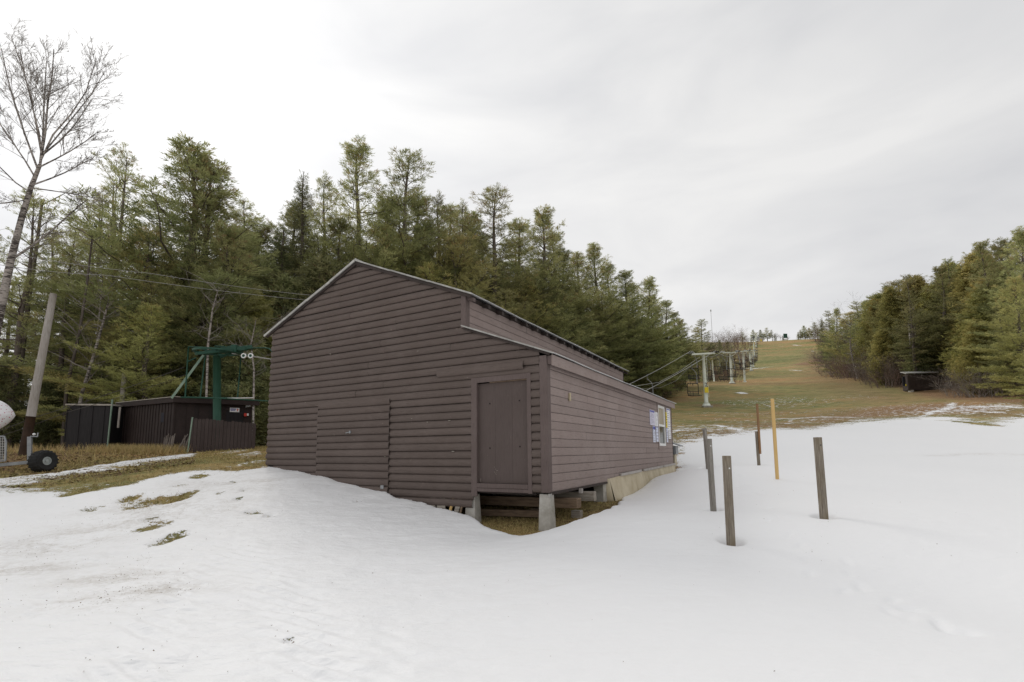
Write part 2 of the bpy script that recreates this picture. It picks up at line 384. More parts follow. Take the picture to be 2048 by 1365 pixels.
# grass colours: broad bands along the contour, mottling, straw
bands = t.noise(t.coord((.012, .07, .0)), 1.0, 5, .6, .6)
mott = t.noise(t.coord((.22, .5, 1)), 1.0, 6, .65)
fine = t.noise(t.coord((2.5, 4, 2)), 6, 4, .7)
clump = t.noise(t.coord((.7, 2.2, 1)), 1.0, 5, .7, .4)
gk = t.math('ADD', t.math('MULTIPLY', bands, .5), t.math('ADD', t.math('MULTIPLY', mott, .28), t.math('MULTIPLY', clump, .22)))
gk = t.math('ADD', .5, t.math('MULTIPLY', t.math('SUBTRACT', gk, .5), 1.5))
gcol = t.ramp(gk, [(.32, (.15, .170, .055)), (.42, (.24, .235, .085)), (.51, (.35, .27, .115)), (.59, (.39, .23, .10)), (.7, (.46, .31, .15))])
gcol = t.mix(t.math('MULTIPLY', t.attr('green'), .75), gcol, t.ramp(mott, [(.35, (.14, .165, .055)), (.65, (.23, .225, .08))]))
gcol = t.mix(.6, gcol, t.ramp(fine, [(.3, .55), (.7, 1.4)]), 'MULTIPLY'); gcol = t.mix(.7, gcol, t.ramp(clump, [(.34, .55), (.5, 1.0), (.68, 1.4)]), 'MULTIPLY')
lcol = t.ramp(t.math('ADD', t.math('MULTIPLY', fine, .6), t.math('MULTIPLY', n2, .4)), [(.34, (.09, .052, .030)), (.5, (.27, .165, .088)), (.66, (.46, .31, .175))])
gcol = t.mix(li, gcol, lcol)
sdirt = t.math('MULTIPLY', di, t.ramp(nn, [(.46, 0.0), (.60, .8)]))
scol = t.mix(sdirt, t.mix(t.noise(t.coord((.3, .3, .3)), 1, 3), (.86, .865, .875), (.90, .90, .905)), (.36, .31, .25))
# crumbs of snow left lying in the grass
crumb = t.ramp(t.math('ADD', t.noise(t.coord((1.0, 2.2, 1)), 2.4, 4, .65), t.math('MULTIPLY', t.attr('crumb'), .22)), [(.66, 0.0), (.70, 1.0)])
crumb = t.math('MULTIPLY', crumb, t.ramp(t.attr('crumb'), [(.03, 0.0), (.12, 1.0)]))
full = t.math('MAXIMUM', smask, crumb)
col = t.mix(full, gcol, scol)
rip = t.noise(t.coord((1.2, 3.2, 1)), 2.6, 5, .55, .5); rip2 = t.noise(t.coord((1, 1, 1)), 16, 4, .6)
sh = t.math('ADD', t.math('ADD', t.math('MULTIPLY', rip, .8), t.math('MULTIPLY', rip2, .16)), t.math('MULTIPLY', t.noise(t.coord((1, 1, 1)), 55, 3, .6), .07))
gh = t.math('ADD', t.math('MULTIPLY', fine, .7), t.math('MULTIPLY', n2, .5))
hh = t.mix(full, gh, t.math('ADD', sh, .35))
bst = t.n('ShaderNodeBump'); bst.inputs['Distance'].default_value = .05
t.l(t.mix(full, 1.0, t.math('MULTIPLY', t.attr('ripple'), 1.0)), bst.inputs['Strength']); t.l(hh, bst.inputs['Height'])
b_ = t.bsdf(col, .7, 0, bst.outputs[0], .2)
t.l(t.mix(full, (.9, .9, .9), (.55, .55, .55)), b_.inputs['Roughness'])
M['ground'] = t.m

# ------------------------------------------------------------------ ground mesh (fine where it is near, one sheet to the horizon)
def poly_sd(X, Y, poly):
    """signed distance to a polygon, positive inside"""
    poly = np.asarray(poly)[:, :2]; d = np.full(X.shape, 1e9); ins = np.zeros(X.shape, bool)
    for i in range(len(poly)):
        a = poly[i]; b = poly[(i + 1) % len(poly)]; e = b - a; L = max(e @ e, 1e-12)
        t_ = np.clip(((X - a[0]) * e[0] + (Y - a[1]) * e[1]) / L, 0, 1)
        d = np.minimum(d, (X - a[0] - t_ * e[0])**2 + (Y - a[1] - t_ * e[1])**2)
        c = ((a[1] > Y) != (b[1] > Y)) & (X < (b[0] - a[0]) * (Y - a[1]) / (b[1] - a[1] + 1e-12) + a[0])
        ins ^= c
    d = np.sqrt(d); return np.where(ins, d, -d)
ang = np.concatenate([np.arange(-180, -58, 3.0), np.arange(-58, 58.01, .17), np.arange(60, 180, 3.0)])
rad = np.concatenate([[.6, 1.2, 1.9], np.exp(np.arange(math.log(2.5), math.log(430), .0068)), [460, 520, 640, 900, 1400, 2200, 3000]])
AA, RR = np.meshgrid(np.radians(ang), rad)
GX = (RR * np.sin(AA)).ravel(); GY = (RR * np.cos(AA)).ravel()
GZ = terrain(GX, GY)
RV = RR.ravel()
# --- snow cover
hp = lambda L: [hit(u, v)[:2] for u, v in L]
main_edge = hp([(0, 978), (80, 980), (135, 984), (200, 981), (263, 969), (313, 950), (391, 941), (426, 941), (470, 945)])
right_edge = hp([(1343, 889), (1400, 875), (1450, 869), (1500, 860), (1560, 858), (1620, 857), (1676, 848), (1752, 841), (1815, 834), (1897, 833), (1945, 842), (1972, 851), (2004, 838), (2047, 830)])
far_r = right_edge[-1]; 
poly_main = [np.array([-40., 13.5])] + main_edge + [bl2w(-8.6, -.6)[:2], bl2w(-8.45, .3)[:2], bl2w(-.05, .3)[:2], bl2w(-.05, 11.6)[:2]] + right_edge + \
            [np.array([far_r[0] + 25, far_r[1] + 4]), np.array([80., 10.]), np.array([60., -60.]), np.array([-60., -60.])]
sd = np.full(GX.shape, -50.0)
nm = RV < 75
sd[nm] = poly_sd(GX[nm], GY[nm], poly_main)
wd = np.clip(.10 + (RV - 10) * .12, .10, 2.2)
snow = .5 + .5 * np.clip(sd / wd, -1, 1) * 1.0
tr_ = trench(GX, GY)
snow = np.minimum(snow, 1 - tr_ * 1.0)
def band(pts, w):
    d = np.full(GX.shape, 1e9)
    for a, b in zip(pts[:-1], pts[1:]):
        a = np.asarray(a); b = np.asarray(b); e = b - a; t_ = np.clip(((GX - a[0]) * e[0] + (GY - a[1]) * e[1]) / (e @ e), 0, 1)
        d = np.minimum(d, np.hypot(GX - a[0] - t_ * e[0], GY - a[1] - t_ * e[1]))
    return np.clip(1.15 - d / w, 0, 1.0)
for pl, k, w_ in [([(-60, 966), (0, 957), (103, 947), (199, 932), (249, 924), (355, 911), (400, 907), (392, 915), (330, 926), (250, 940), (150, 957), (60, 970), (-60, 980)], .62, .35), ([(395, 924), (440, 914), (500, 905), (532, 901), (535, 911), (480, 920), (420, 932)], .53, .6), ([(440, 937), (500, 922), (534, 914), (535, 924), (500, 935), (460, 944)], .55, .6), ([(420, 908), (470, 900), (515, 898), (500, 903), (440, 912)], .47, .6),
                 ([(0, 978), (80, 975), (200, 955), (300, 938), (391, 934), (313, 952), (263, 970), (135, 985), (0, 982)], .49, .8)]:
    snow[nm] = np.maximum(snow[nm], k * np.clip(.5 + poly_sd(GX[nm], GY[nm], hp(pl)) / w_, 0, 1))
for pts, w, k in [
                  ([(1430, 850), (1480, 860), (1510, 865)], .7, .62), ([(1560, 838), (1640, 835), (1720, 836)], .6, .60), ([(1550, 848), (1620, 845)], .4, .5),
                  ([(1810, 838), (1860, 828), (1890, 818)], .6, .52), ([(1850, 826), (1900, 815), (1905, 808)], .7, .60), ([(1930, 815), (2000, 812), (2047, 815)], 1.2, .56), ([(1900, 822), (1990, 826)], 1.3, .60),
                  ([(1345, 862), (1400, 858), (1440, 862)], .8, .5)]:
    snow = np.maximum(snow, band(hp(pts), w) * k)
# bare spots on the mound
patch = np.zeros(GX.shape)
for u, v, ru, rv, k in [(300, 1006, 45, 11, .62), (262, 997, 12, 5, .55), (340, 1083, 22, 9, .62), (305, 1060, 22, 8, .5), (298, 1043, 18, 5, .5), (378, 991, 15, 7, .52), (475, 1002, 10, 3, .55), (510, 1029, 22, 3, .6), (540, 1036, 14, 3, .55),
                        (395, 957, 18, 2.5, .55), (360, 974, 20, 2.5, .52), (465, 969, 12, 3, .5), (490, 984, 10, 2.5, .52), (140, 992, 14, 5, .5), (175, 1025, 18, 4, .45), (440, 992, 12, 2.5, .45), (340, 930, 60, 6, .45), (240, 948, 60, 4, .6), (290, 1124, 16, 3, .42), (715, 1006, 10, 2, .5), (575, 1295, 9, 6, .45), (450, 1061, 16, 3, .36),
                        (1440, 810, 1, 1, 0), (1975, 828, 14, 6, .5), (1925, 846, 10, 4, .5)]:
    h0 = hit(u, v); hx = hit(u + ru, v); hy = hit(u, v - rv)
    ax = 1.35 * max(abs(hx[0] - h0[0]), .05); ay = 1.6 * max(np.hypot(*(hy - h0)[:2]), .05)
    k = k - .01; patch = np.maximum(patch, np.exp(-np.hypot(GX - hit(u, v)[0], GY - hit(u, v)[1]) ** 2 / .8))
    snow -= k * np.exp(-(((GX - h0[0]) / ax)**2 + ((GY - h0[1]) / ay)**2) ** 1.3)
# snow patches lying on the slope
for u, v, ru, rv, k in [(1483, 787, 14, 2.5, .75), (1512, 781, 6, 1.5, .6), (1500, 738, 16, 1.5, .6), (1592, 741, 12, 1.6, .7), (1593, 691, 10, 2, .7), (1562, 693, 5, 1, .6), (1625, 703, 6, 1.2, .6), (1600, 675, 20, 1.5, .6), (1535, 735, 6, 1, .55), (1565, 730, 6, 1, .5), (1635, 733, 6, 1, .5), (1505, 781, 6, 1, .5)]:
    h0 = hit(u, v); hx = hit(u + ru, v); hy = hit(u, v - rv)
    ax = max(abs(hx[0] - h0[0]), .3); ay = max(np.hypot(*(hy - h0)[:2]), .5)
    if ay > 40: ay = 8
    snow = np.maximum(snow, k * np.exp(-(((GX - h0[0]) / ax)**2 + ((GY - h0[1]) / ay)**2)))
snow = np.clip(snow, 0, 1)
# --- leaf litter, greener grass, snow crumbs, dirt on the snow
litter = np.zeros(GX.shape)
lit_l = [(-60, 60), (-60, 16)] + hp([(0, 946), (120, 930), (225, 905), (300, 898)]) + [(-10, 24), (-6, 24), (4, 40), (-10, 60)]
rw = hp([(2047, 806), (1960, 806), (1890, 800), (1830, 792), (1790, 775), (1740, 752), (1680, 735), (1640, 715)])
lit_r = rw + [(110, 190), (140, 150), (120, 60), (80, 30)]
m2 = RV < 330
for pl, w in ((lit_l, 1.2), (lit_r, 3.0)):
    litter[m2] = np.maximum(litter[m2], np.clip(.5 + poly_sd(GX[m2], GY[m2], pl) / w, 0, 1))
rus = hp([(1600, 838), (1750, 815), (1880, 808), (2047, 812), (2047, 835), (1900, 826), (1760, 836), (1650, 850)])
litter[m2] = np.maximum(litter[m2], .9 * np.clip(.5 + poly_sd(GX[m2], GY[m2], rus) / 4, 0, 1))
rus = hp([(1620, 700), (1660, 735), (1740, 765), (1800, 790), (1890, 806), (1700, 800), (1650, 770), (1610, 735)])
litter[m2] = np.maximum(litter[m2], .7 * np.clip(.5 + poly_sd(GX[m2], GY[m2], rus) / 10, 0, 1))
for u, v, sx_, sy_, k in [(1360, 800, 3, 3, .6), (1345, 780, 4, 4, .5), (1560, 850, 3, 3, .6), (1600, 765, 10, 3, .6), (1440, 868, 3, 2, .7), (1545, 755, 8, 3, .5), (1640, 720, 8, 12, .6), (1420, 812, 2.5, 1.5, .8)]:
    h0 = hit(u, v); litter = np.maximum(litter, k * np.exp(-((GX - h0[0]) / sx_)**2 - ((GY - h0[1]) / sy_)**2))
litter = np.maximum(litter, tr_ * .35)
green = np.zeros(GX.shape)
for u, v, sx_, sy_, k in [(1480, 810, 9, 7, 1.0), (1400, 825, 6, 4, 1.0), (1700, 772, 16, 10, 1.0), (1540, 800, 9, 6, .9), (1640, 785, 14, 9, .8), (1560, 720, 14, 22, .7), (1530, 745, 10, 14, .7), (1610, 705, 14, 25, .6)]:
    h0 = hit(u, v); green = np.maximum(green, k * np.exp(-((GX - h0[0]) / sx_)**2 - ((GY - h0[1]) / sy_)**2))
green = np.maximum(green, tr_ * .25); green = np.maximum(green, patch * .75)
crumb = np.zeros(GX.shape)
for u, v, sx_, sy_, k in [(1550, 805, 6, 6, .55), (1530, 828, 7, 4, .5), (1720, 795, 3, 3, .4), (1420, 858, 7, 3, .85), (1640, 840, 9, 3, .6), (1950, 818, 9, 3, .9), (1360, 872, 4, 2, .8), (1790, 815, 6, 3, .5)]:
    h0 = hit(u, v); crumb = np.maximum(crumb, .72 * k * np.exp(-((GX - h0[0]) / sx_)**2 - ((GY - h0[1]) / sy_)**2))
dirt = np.zeros(GX.shape)
for u, v, sx_, sy_, k in [(250, 1165, .8, .5, .8), (300, 1190, .8, .3, .8), (120, 1090, .9, .9, .8), (30, 1150, .9, .7, .7), (160, 1215, .4, .3, .8), (330, 1170, .3, .3, .7), (200, 1220, .5, .3, .6), (240, 1060, 1.1, .6, .7), (330, 1030, 1.6, 1.0, .7), (60, 975, 2.0, .8, .8), (470, 970, 1.6, 1.0, .6), (1950, 912, 2.2, .35, .55), (1250, 985, .6, 1.2, .5)]:
    h0 = hit(u, v); dirt = np.maximum(dirt, k * np.exp(-((GX - h0[0]) / sx_)**2 - ((GY - h0[1]) / sy_)**2))
ripple = .30 + .55 * sstep(1.0, -3.0, GX - .05 * GY) * sstep(14, 9, RV) + .10 * sstep(20, 40, RV)
# --- dents: melted rings round the posts, a line of old footprints, one deep print, tyre tracks on the mound
POSTS_PX = [(1462, 1087, 7.4), (1648, 1035, 8.3), (1428, 1023, 9.8), (1412, 935, 15.0), (1518, 933, 16.5)]
for u, v, Y in POSTS_PX:
    q = at(u, v, Y); r_ = np.hypot(GX - q[0], GY - q[1]); GZ -= .17 * np.exp(-(r_ / .155)**4) + .03 * np.exp(-(r_ / .3)**2); 
h0 = [hit(u, v) for u, v in [(1470, 930), (1480, 952), (1495, 975), (1520, 992), (1540, 1020), (1555, 1045), (1580, 1075), (1600, 1100), (1635, 1120), (1660, 1150), (1700, 1180), (1740, 1205), (1790, 1232), (1835, 1255)]]
for i, q in enumerate(h0):
    for s_ in range(2):
        ox = rng.normal(0, .10) + (.13 if s_ else -.1); oy = rng.normal(0, .16)
        ex = (GX - q[0] - ox); ey = (GY - q[1] - oy); a_ = .6 + rng.normal(0, .25)
        e1 = ex * math.cos(a_) - ey * math.sin(a_); e2 = ex * math.sin(a_) + ey * math.cos(a_)
        GZ -= (.014 + .012 * rng.random()) * np.exp(-((e1 / .06)**2 + (e2 / .14)**2)**1.5)
for u, v, dp, s_ in [(1918, 1275, .06, .11), (1820, 1228, .035, .1), (1500, 990, .04, .12)]:
    q = hit(u, v); GZ -= dp * np.exp(-((GX - q[0] + .5 * (GY - q[1])) / s_)**2 - ((GY - q[1]) / (s_ * .8))**2)
for pts, w in [([(640, 1365), (655, 1300), (660, 1260), (600, 1180)], .10), ([(775, 1365), (790, 1310), (780, 1270)], .07), ([(230, 1365), (300, 1230), (470, 1100)], .12), ([(30, 1250), (160, 1150), (250, 1100)], .10)]:
    pts = hp(pts)
    bnd = band(pts, w * 2.2); GZ -= .018 * bnd * (.6 + .4 * np.sin(GX * 17 + GY * 23))
def vnoise(x, y, seed):
    xi = np.floor(x).astype(np.int64); yi = np.floor(y).astype(np.int64); fx = x - xi; fy = y - yi; fx = fx*fx*(3-2*fx); fy = fy*fy*(3-2*fy)
    def h(a, b): n_ = np.sin(a * 127.1 + b * 311.7 + seed * 17.3) * 43758.5453; return n_ - np.floor(n_)
    return (h(xi, yi) * (1-fx) + h(xi+1, yi) * fx) * (1-fy) + (h(xi, yi+1) * (1-fx) + h(xi+1, yi+1) * fx) * fy - .5
lft = .30 + .70 * sstep(1.2, -2.2, GX - .05 * GY); nr_ = sstep(30, 16, RV) * (1 - tr_)
rx = GX * .92 + GY * .38; ry = GY * .92 - GX * .38
GZ += nr_ * lft * (.036 * vnoise(rx * 1.1, ry * 1.9, 1) + .028 * vnoise(rx * 2.7, ry * 5.2, 2) + .015 * vnoise(rx * 6.5, ry * 13, 3) + .006 * vnoise(GX * 17, GY * 23, 4))
# packed tread pattern of an old vehicle track coming down the mound
trk = band(hp([(470, 1100), (540, 1180), (610, 1270), (650, 1365)]), .35); GZ += nr_ * trk * .015 * np.sin((GX * .5 + GY) * 34)
trk2 = band(hp([(250, 1365), (330, 1230), (430, 1120)]), .3); GZ += nr_ * trk2 * .013 * np.sin((GX * .6 + GY) * 30)
GZ += .05 * sstep(.35, .75, snow) * sstep(40, 20, RV)
GZ += sstep(24, 40, RV) * (1 - snow) * (.10 * vnoise(GX * .9, GY * .9, 5) + .22 * vnoise(GX * .22, GY * .3, 6)) * sstep(420, 300, RV)
nr, na = RR.shape
ii = np.arange(nr - 1)[:, None] * na; jj = np.arange(na)[None]; j2 = (jj + 1) % na
fc = np.stack([ii + jj, ii + na + jj, ii + na + j2, ii + j2], -1).reshape(-1, 4)
g = MB(); g.add(np.stack([GX, GY, GZ], 1), fc)
g.f.append(np.array([list(range(na))]))
ground = g.build('ground', M['ground'], smooth=True)
for nme, arr in (('snow', snow), ('litter', litter), ('green', green), ('crumb', crumb), ('dirt', dirt), ('ripple', ripple), ('far', RV / 300)):
    a_ = ground.data.attributes.new(nme, 'FLOAT', 'POINT'); a_.data.foreach_set('value', arr.astype(np.float32))
tag(ground, kind='structure')
# ray-marched lookups use the analytic height; things get the mesh height through this
def gzm(x, y): return gz(x, y)
# ================================================================== BARN
D = 11.75; WX = -8.53; MX = -1.91; RX = -5.22
ZR = 6.44; SL = .415
def roof_main(x): return ZR - SL * abs(x - RX)
def roof_lean(x): return 3.555 + .385 * (-x) 
barn = thing('wooden_shed', 'large dark brown wooden shed with gable and lean-to, standing on concrete piers in the snow', 'shed', (K[0], K[1], 0), -BA)
def log_course(mb, zb, ex, spans, xl, xr, y0=0.0, prof=None):
    prof = prof or [(.03, -.006), (0, .020), (.07, .036), (.22, .048), (.45, .053), (.68, .045), (.86, .028), (.96, .006), (1.0, -.006)]
    for a, b in spans:
        # split into boards
        cuts = [a]; 
        while b - cuts[-1] > 5.2:
            c = cuts[-1] + rng.uniform(2.4, 4.9)
            if b - c < .8: break
            cuts.append(c)
        cuts.append(b)
        for c0, c1 in zip(cuts[:-1], cuts[1:]):
            g0 = .0018 if c0 != a else 0; g1 = .0018 if c1 != b else 0
            n = max(2, int((c1 - c0) / .55) + 1); tt = np.linspace(0, 1, n)
            dz = rng.normal(0, .0025); dy = rng.normal(0, .002); wob = np.cumsum(rng.normal(0, .0012, n)); wob -= np.linspace(wob[0], wob[-1], n)
            rows = []
            for pz, py in prof:
                z = zb + pz * ex
                l = max(c0 + g0, xl(z)); r = min(c1 - g1, xr(z))
                if r < l: r = l = (max(min(xr(z), c1), c0))
                xs = l + (r - l) * tt
                rows.append(np.stack([xs, np.full(n, y0 - py - dy), np.full(n, z + dz) + wob], 1))
            V = np.concatenate(rows); i = np.arange(len(prof) - 1)[:, None] * n; j = np.arange(n - 1)[None]
            mb.add(V, np.stack([i + j, i + j + 1, i + n + j + 1, i + n + j], -1).reshape(-1, 4), np.clip(rng.normal(.5, .13), .05, .95))
def top_at(x):
    return roof_main(x) - .05 if x < MX else roof_lean(x) - .05
def xl_f(z): return max(WX, RX - (ZR - .05 - z) / SL) if z > roof_main(WX) - .05 else WX
def xr_f(z):
    if z > 4.26: return min(MX - .09, RX + (ZR - .05 - z) / SL)
    return min(-.13, -(z - 3.505) / .385) if z > 3.505 else -.13
EX = .168
front = MB()
DL, DR = -1.735, -.325          # outer edges of the door trim
PL, PR = -6.47, -4.02           # the covered opening
k0 = -3
zs = [.795 + i * EX for i in range(-2, 34)]
for zb in zs:
    zt = zb + EX; zm = zb + EX / 2
    if zb > ZR - .1: break
    lo = WX; spans = [(WX - .02, 0.0)]
    if zb < .79:
        spans = [(-8.42 + rng.normal(0, .01), DL + .04 + rng.normal(0, .02))]
        if zb > .9: pass
    elif zm < 3.14:
        spans = [(WX - .02 + rng.normal(0, .012), DL)]
    if .62 < zb + EX and zm < 2.74:
        spans = [q for a, b in spans for q in ((a, PL - .012), (PR + .014, b)) if q[1] > q[0]]
    if 1.0 < zb < 1.15: spans = [(WX + .28, PL), (PR, DL)]
    log_course(front, zb, EX, spans, xl_f if zb > 4.5 else (lambda z: -99), xr_f)
front.build('front_wall', M['front_paint'], barn, smooth=False)
front = MB()
for i in range(14):
    zb = .82 + i * .1665
    if zb > 3.1: break
    log_course(front, zb, .1665, [(DR + .002, -.13)], lambda z: -99, lambda z: -.128, .004)
front.build('door_side_siding', M['front_paint'], barn)
front = MB()
log_course(front, 3.24, .175, [(-2.62, -.47)], lambda z: -99, lambda z: 99, -.048)
front.build('loose_board', M['front_paint'], barn)
bk = MB()
def poly_wall(mb, pts, y0, y1): mb.prism(pts, 1, y0, y1)
poly_wall(bk, [(WX + .03, 0.95), (DL, .70), (DL, 3.0), (DL, 4.1), (MX, 4.17), (MX, roof_main(MX) - .1), (RX, ZR - .1), (WX + .03, roof_main(WX) - .1)], .006, .05)
poly_wall(bk, [(DL, 3.13), (-.03, 3.13), (-.03, 3.45), (DL, 4.1)], .006, .05)
poly_wall(bk, [(DR, .84), (-.03, .84), (-.03, 3.13), (DR, 3.13)], .008, .05)
bk.build('sheathing', M['backing'], barn)
# sliding panel over the old opening
pn = MB(); 
zb = .50
while zb < 2.6:
    log_course(pn, zb, .172, [(PL + rng.normal(0, .006), PR + rng.normal(0, .012))], lambda z: -99, lambda z: 99, -.024)
    zb += .172
log_course(pn, zb, .19, [(PL, PR)], lambda z: -99, lambda z: 99, -.018)
pn.box(PL + .01, PR - .01, -.014, .0, .5, zb + .18)
panel = pn.build('barn_door', M['front_paint'], barn)
hd = MB(); hd.tube([(-5.44, -.05, 2.09), (-5.40, -.09, 2.10), (-5.31, -.09, 2.11), (-5.27, -.05, 2.12)], .012, 6); hd.box(-5.29, -5.24, -.10, -.05, 2.085, 2.15)
hd.build('handle', M['grey_steel'], panel)
ht = MB(); ht.box(-4.19, -4.09, -.075, -.05, .58, .70); ht.build('hasp', M['grey_steel'], panel)
ht = MB(); ht.box(-4.24, -4.15, -.072, -.05, .78, .86); ht.build('hinge_plate', M['grey_steel'], panel)
# corner boards
cb = MB(); cb.box(-.128, 0.03, -.048, -.024, .82, 3.47); cb.box(.006, .03, -.0235, .12, .82, 3.44); cb.build('corner_board', M['trim_paint'], barn, bevel=.004)
cb = MB(); cb.box(MX - .095, MX + .03, -.05, -.026, 4.27, 5.03); cb.box(MX + .006, MX + .03, -.0255, .11, 4.3, 5.0); cb.build('corner_board', M['trim_paint'], barn, bevel=.004)
# door
door = MB()
for a, b in ((-1.60, -1.195), (-1.192, -.79), (-.787, -.40)): door.box(a, b, .03 + rng.normal(0, .0008), .07, .97, 3.03, np.clip(rng.normal(.5, .08), 0, 1))
dr = door.build('door', M['door_paint'], barn)
fr_ = MB()
fr_.box(-1.735, -1.595, -.05, -.02, .70, 3.155); fr_.box(-.412, -.325, -.05, -.02, .79, 3.155)
fr_.box(-1.595, -.412, -.048, -.018, 3.045, 3.152)
fr_.box(-1.62, -1.596, -.019, .03, .93, 3.05); fr_.box(-.412, -.39, -.019, .03, .93, 3.05)
fr_.build('door_frame', M['trim_paint'], dr, bevel=.003)
s_ = MB(); s_.box(-1.594, -.414, -.052, .03, .875, .965); s_.box(-1.594, -.36, -.046, .03, .80, .87); s_.build('door_sill', M['trim_paint'], dr, bevel=.004)
s_ = MB(); s_.box(-1.30, -.43, -.012, .028, 3.028, 3.046); s_.build('raw_edge', M['timber'], dr)
for x, z in ((-1.32, 1.68), (-.62, 1.70), (-1.32, 2.6), (-.62, 2.62)):
    s_ = MB(); s_.ring((x, .028, z), (0, 1, 0), .003, .016, .012, 10); s_.build('bolt', M['backing'], dr)
s_ = MB()
for i in range(9): 
    x = -1.18 + rng.normal(0, .035); z = 1.2 + rng.normal(0, .07); s_ = MB(); s_.box(x - .007, x + .007, .0265, .0295, z - .006, z + .006); s_.build('paint_speck', M['sticks'], dr)
s_ = MB(); s_.box(-1.552, -1.544, .022, .0295, .99, 1.06); s_.build('paint_speck', M['sticks'], dr)
# chips knocked out of the logs
for x, z in ((-7.0, 2.95), (-3.35, 2.37), (-2.9, 2.27), (-2.3, 2.28), (-5.85, 2.06), (-2.2, 1.62), (-4.14, 1.52), (-6.1, 4.15), (-3.2, 3.9)):
    w_ = rng.uniform(.008, .03); chips = MB(); chips.box(x - w_, x + w_, -.056, -.030, z - .008, z + .008); chips.build('bare_wood_speck', M['grey_timber'], barn)
# lean-to side wall: shiplap boards with dark grooves
def ship(mb, x, y0, y1, z0, z1, ex, win=None):
    z = z0; k = 0
    while z < z1 - .02:
        h = min(ex, z1 - z); spans = [(y0, y1)]
        if win and z + h > win[2] and z < win[3]: spans = [(y0, win[0]), (win[1], y1)]
        for a, b in spans:
            cuts = [a]
            while b - cuts[-1] > 4:
                c = cuts[-1] + rng.uniform(1.6, 4.2)
                if b - c < .5: break
                cuts.append(c)
            cuts.append(b)
            for c0, c1 in zip(cuts[:-1], cuts[1:]):
                g_ = .002; dx = rng.normal(0, .0015); n = max(2, int((c1 - c0) / .6) + 1); ys = np.linspace(c0 + (g_ if c0 != a else 0), c1 - (g_ if c1 != b else 0), n)
                wob = np.cumsum(rng.normal(0, .001, n)); rows = []
                for pz, px in ((.0, .0), (.0, .014), (.03, .019), (h - .016, .017), (h - .009, .012), (h - .006, .0)):
                    rows.append(np.stack([np.full(n, x + px + dx), ys, z + pz + wob * (0 if pz == 0 else 1)], 1))
                V = np.concatenate(rows); i = np.arange(5)[:, None] * n; j = np.arange(n - 1)[None]
                mb.add(V, np.stack([i + j, i + j + 1, i + n + j + 1, i + n + j], -1).reshape(-1, 4), np.clip(rng.normal(.5, .08), .2, .8))
        z += h; k += 1
WIN = (9.36, 10.46, 1.76, 3.24)
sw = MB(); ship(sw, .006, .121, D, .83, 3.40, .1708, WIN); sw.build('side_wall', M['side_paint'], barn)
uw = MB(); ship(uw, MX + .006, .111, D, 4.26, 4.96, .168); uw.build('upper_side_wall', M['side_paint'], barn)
bk2 = MB(); bk2.box(-.03, .005, .05, D, .85, 1.76); bk2.box(-.03, .005, .05, WIN[0], 1.76, 3.24); bk2.box(-.03, .005, WIN[1], D, 1.76, 3.24); bk2.box(-.03, .005, .05, D, 3.24, 3.44)
bk2.box(MX - .03, MX + .005, .05, D, 4.1, 4.98)
bk2.box(WX, WX + .03, .05, D, .9, roof_main(WX) - .06)
bk2.prism([(WX, .9), (-.0, .9), (0, 3.45), (MX, 4.2), (MX, roof_main(MX) - .1), (RX, ZR - .1), (WX, roof_main(WX) - .1)], 1, D - .03, D)
bk2.box(WX + .1, -.1, .1, D - .1, .84, .90)
bk2.build('inner_wall', M['backing'], barn)
lw = MB()
for i in range(24): 
    z = 1.0 + i * EX
    if z + EX > roof_main(WX) - .05: break
    lw.box(WX - .022, WX - .001, .0, D, z + .004, z + EX - .002, np.clip(rng.normal(.5, .1), .2, .8))
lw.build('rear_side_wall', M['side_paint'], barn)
ec = MB(); ec.box(.008, .034, D - .0, D + .025, .9, 3.42); ec.build('corner_board', M['backing'], barn)
ec = MB(); ec.box(MX + .008, MX + .034, D, D + .025, 4.28, 4.96); ec.build('corner_board', M['backing'], barn)
# window
wn = thing('w', None, None); wn.name = 'window'; wn.parent = barn
wf = MB(); y0, y1, z0, z1 = WIN
for a in ((y0, y0 + .09, z0, z1), (y1 - .09, y1, z0, z1), (y0 + .09, y1 - .09, z0, z0 + .09), (y0 + .09, y1 - .09, z1 - .09, z1), (y0 + .09, y1 - .09, 2.47, 2.55)): wf.box(-.02, .040, *a)
wf.build('window_frame', M['white_frame'], wn)
gl = MB(); gl.box(-.012, .0, y0 + .09, y1 - .09, z0 + .09, 2.47); gl.build('window_pane', M['glass'], wn)
gl = MB(); gl.box(-.012, .0, y0 + .09, y1 - .09, 2.55, z1 - .09); gl.build('window_blind', M['curtain'], wn)
wt = MB(); wt.box(.026, .048, y0 - .10, y0 - .004, 1.62, 3.39); wt.box(.026, .048, y1 + .004, y1 + .08, 1.7, 3.38); wt.box(.026, .046, y0 - .003, y1 + .003, 1.66, 1.755); wt.box(.026, .046, y0 - .003, y1 + .003, 3.245, 3.36)
wt.build('window_trim', M['side_paint'], wn)
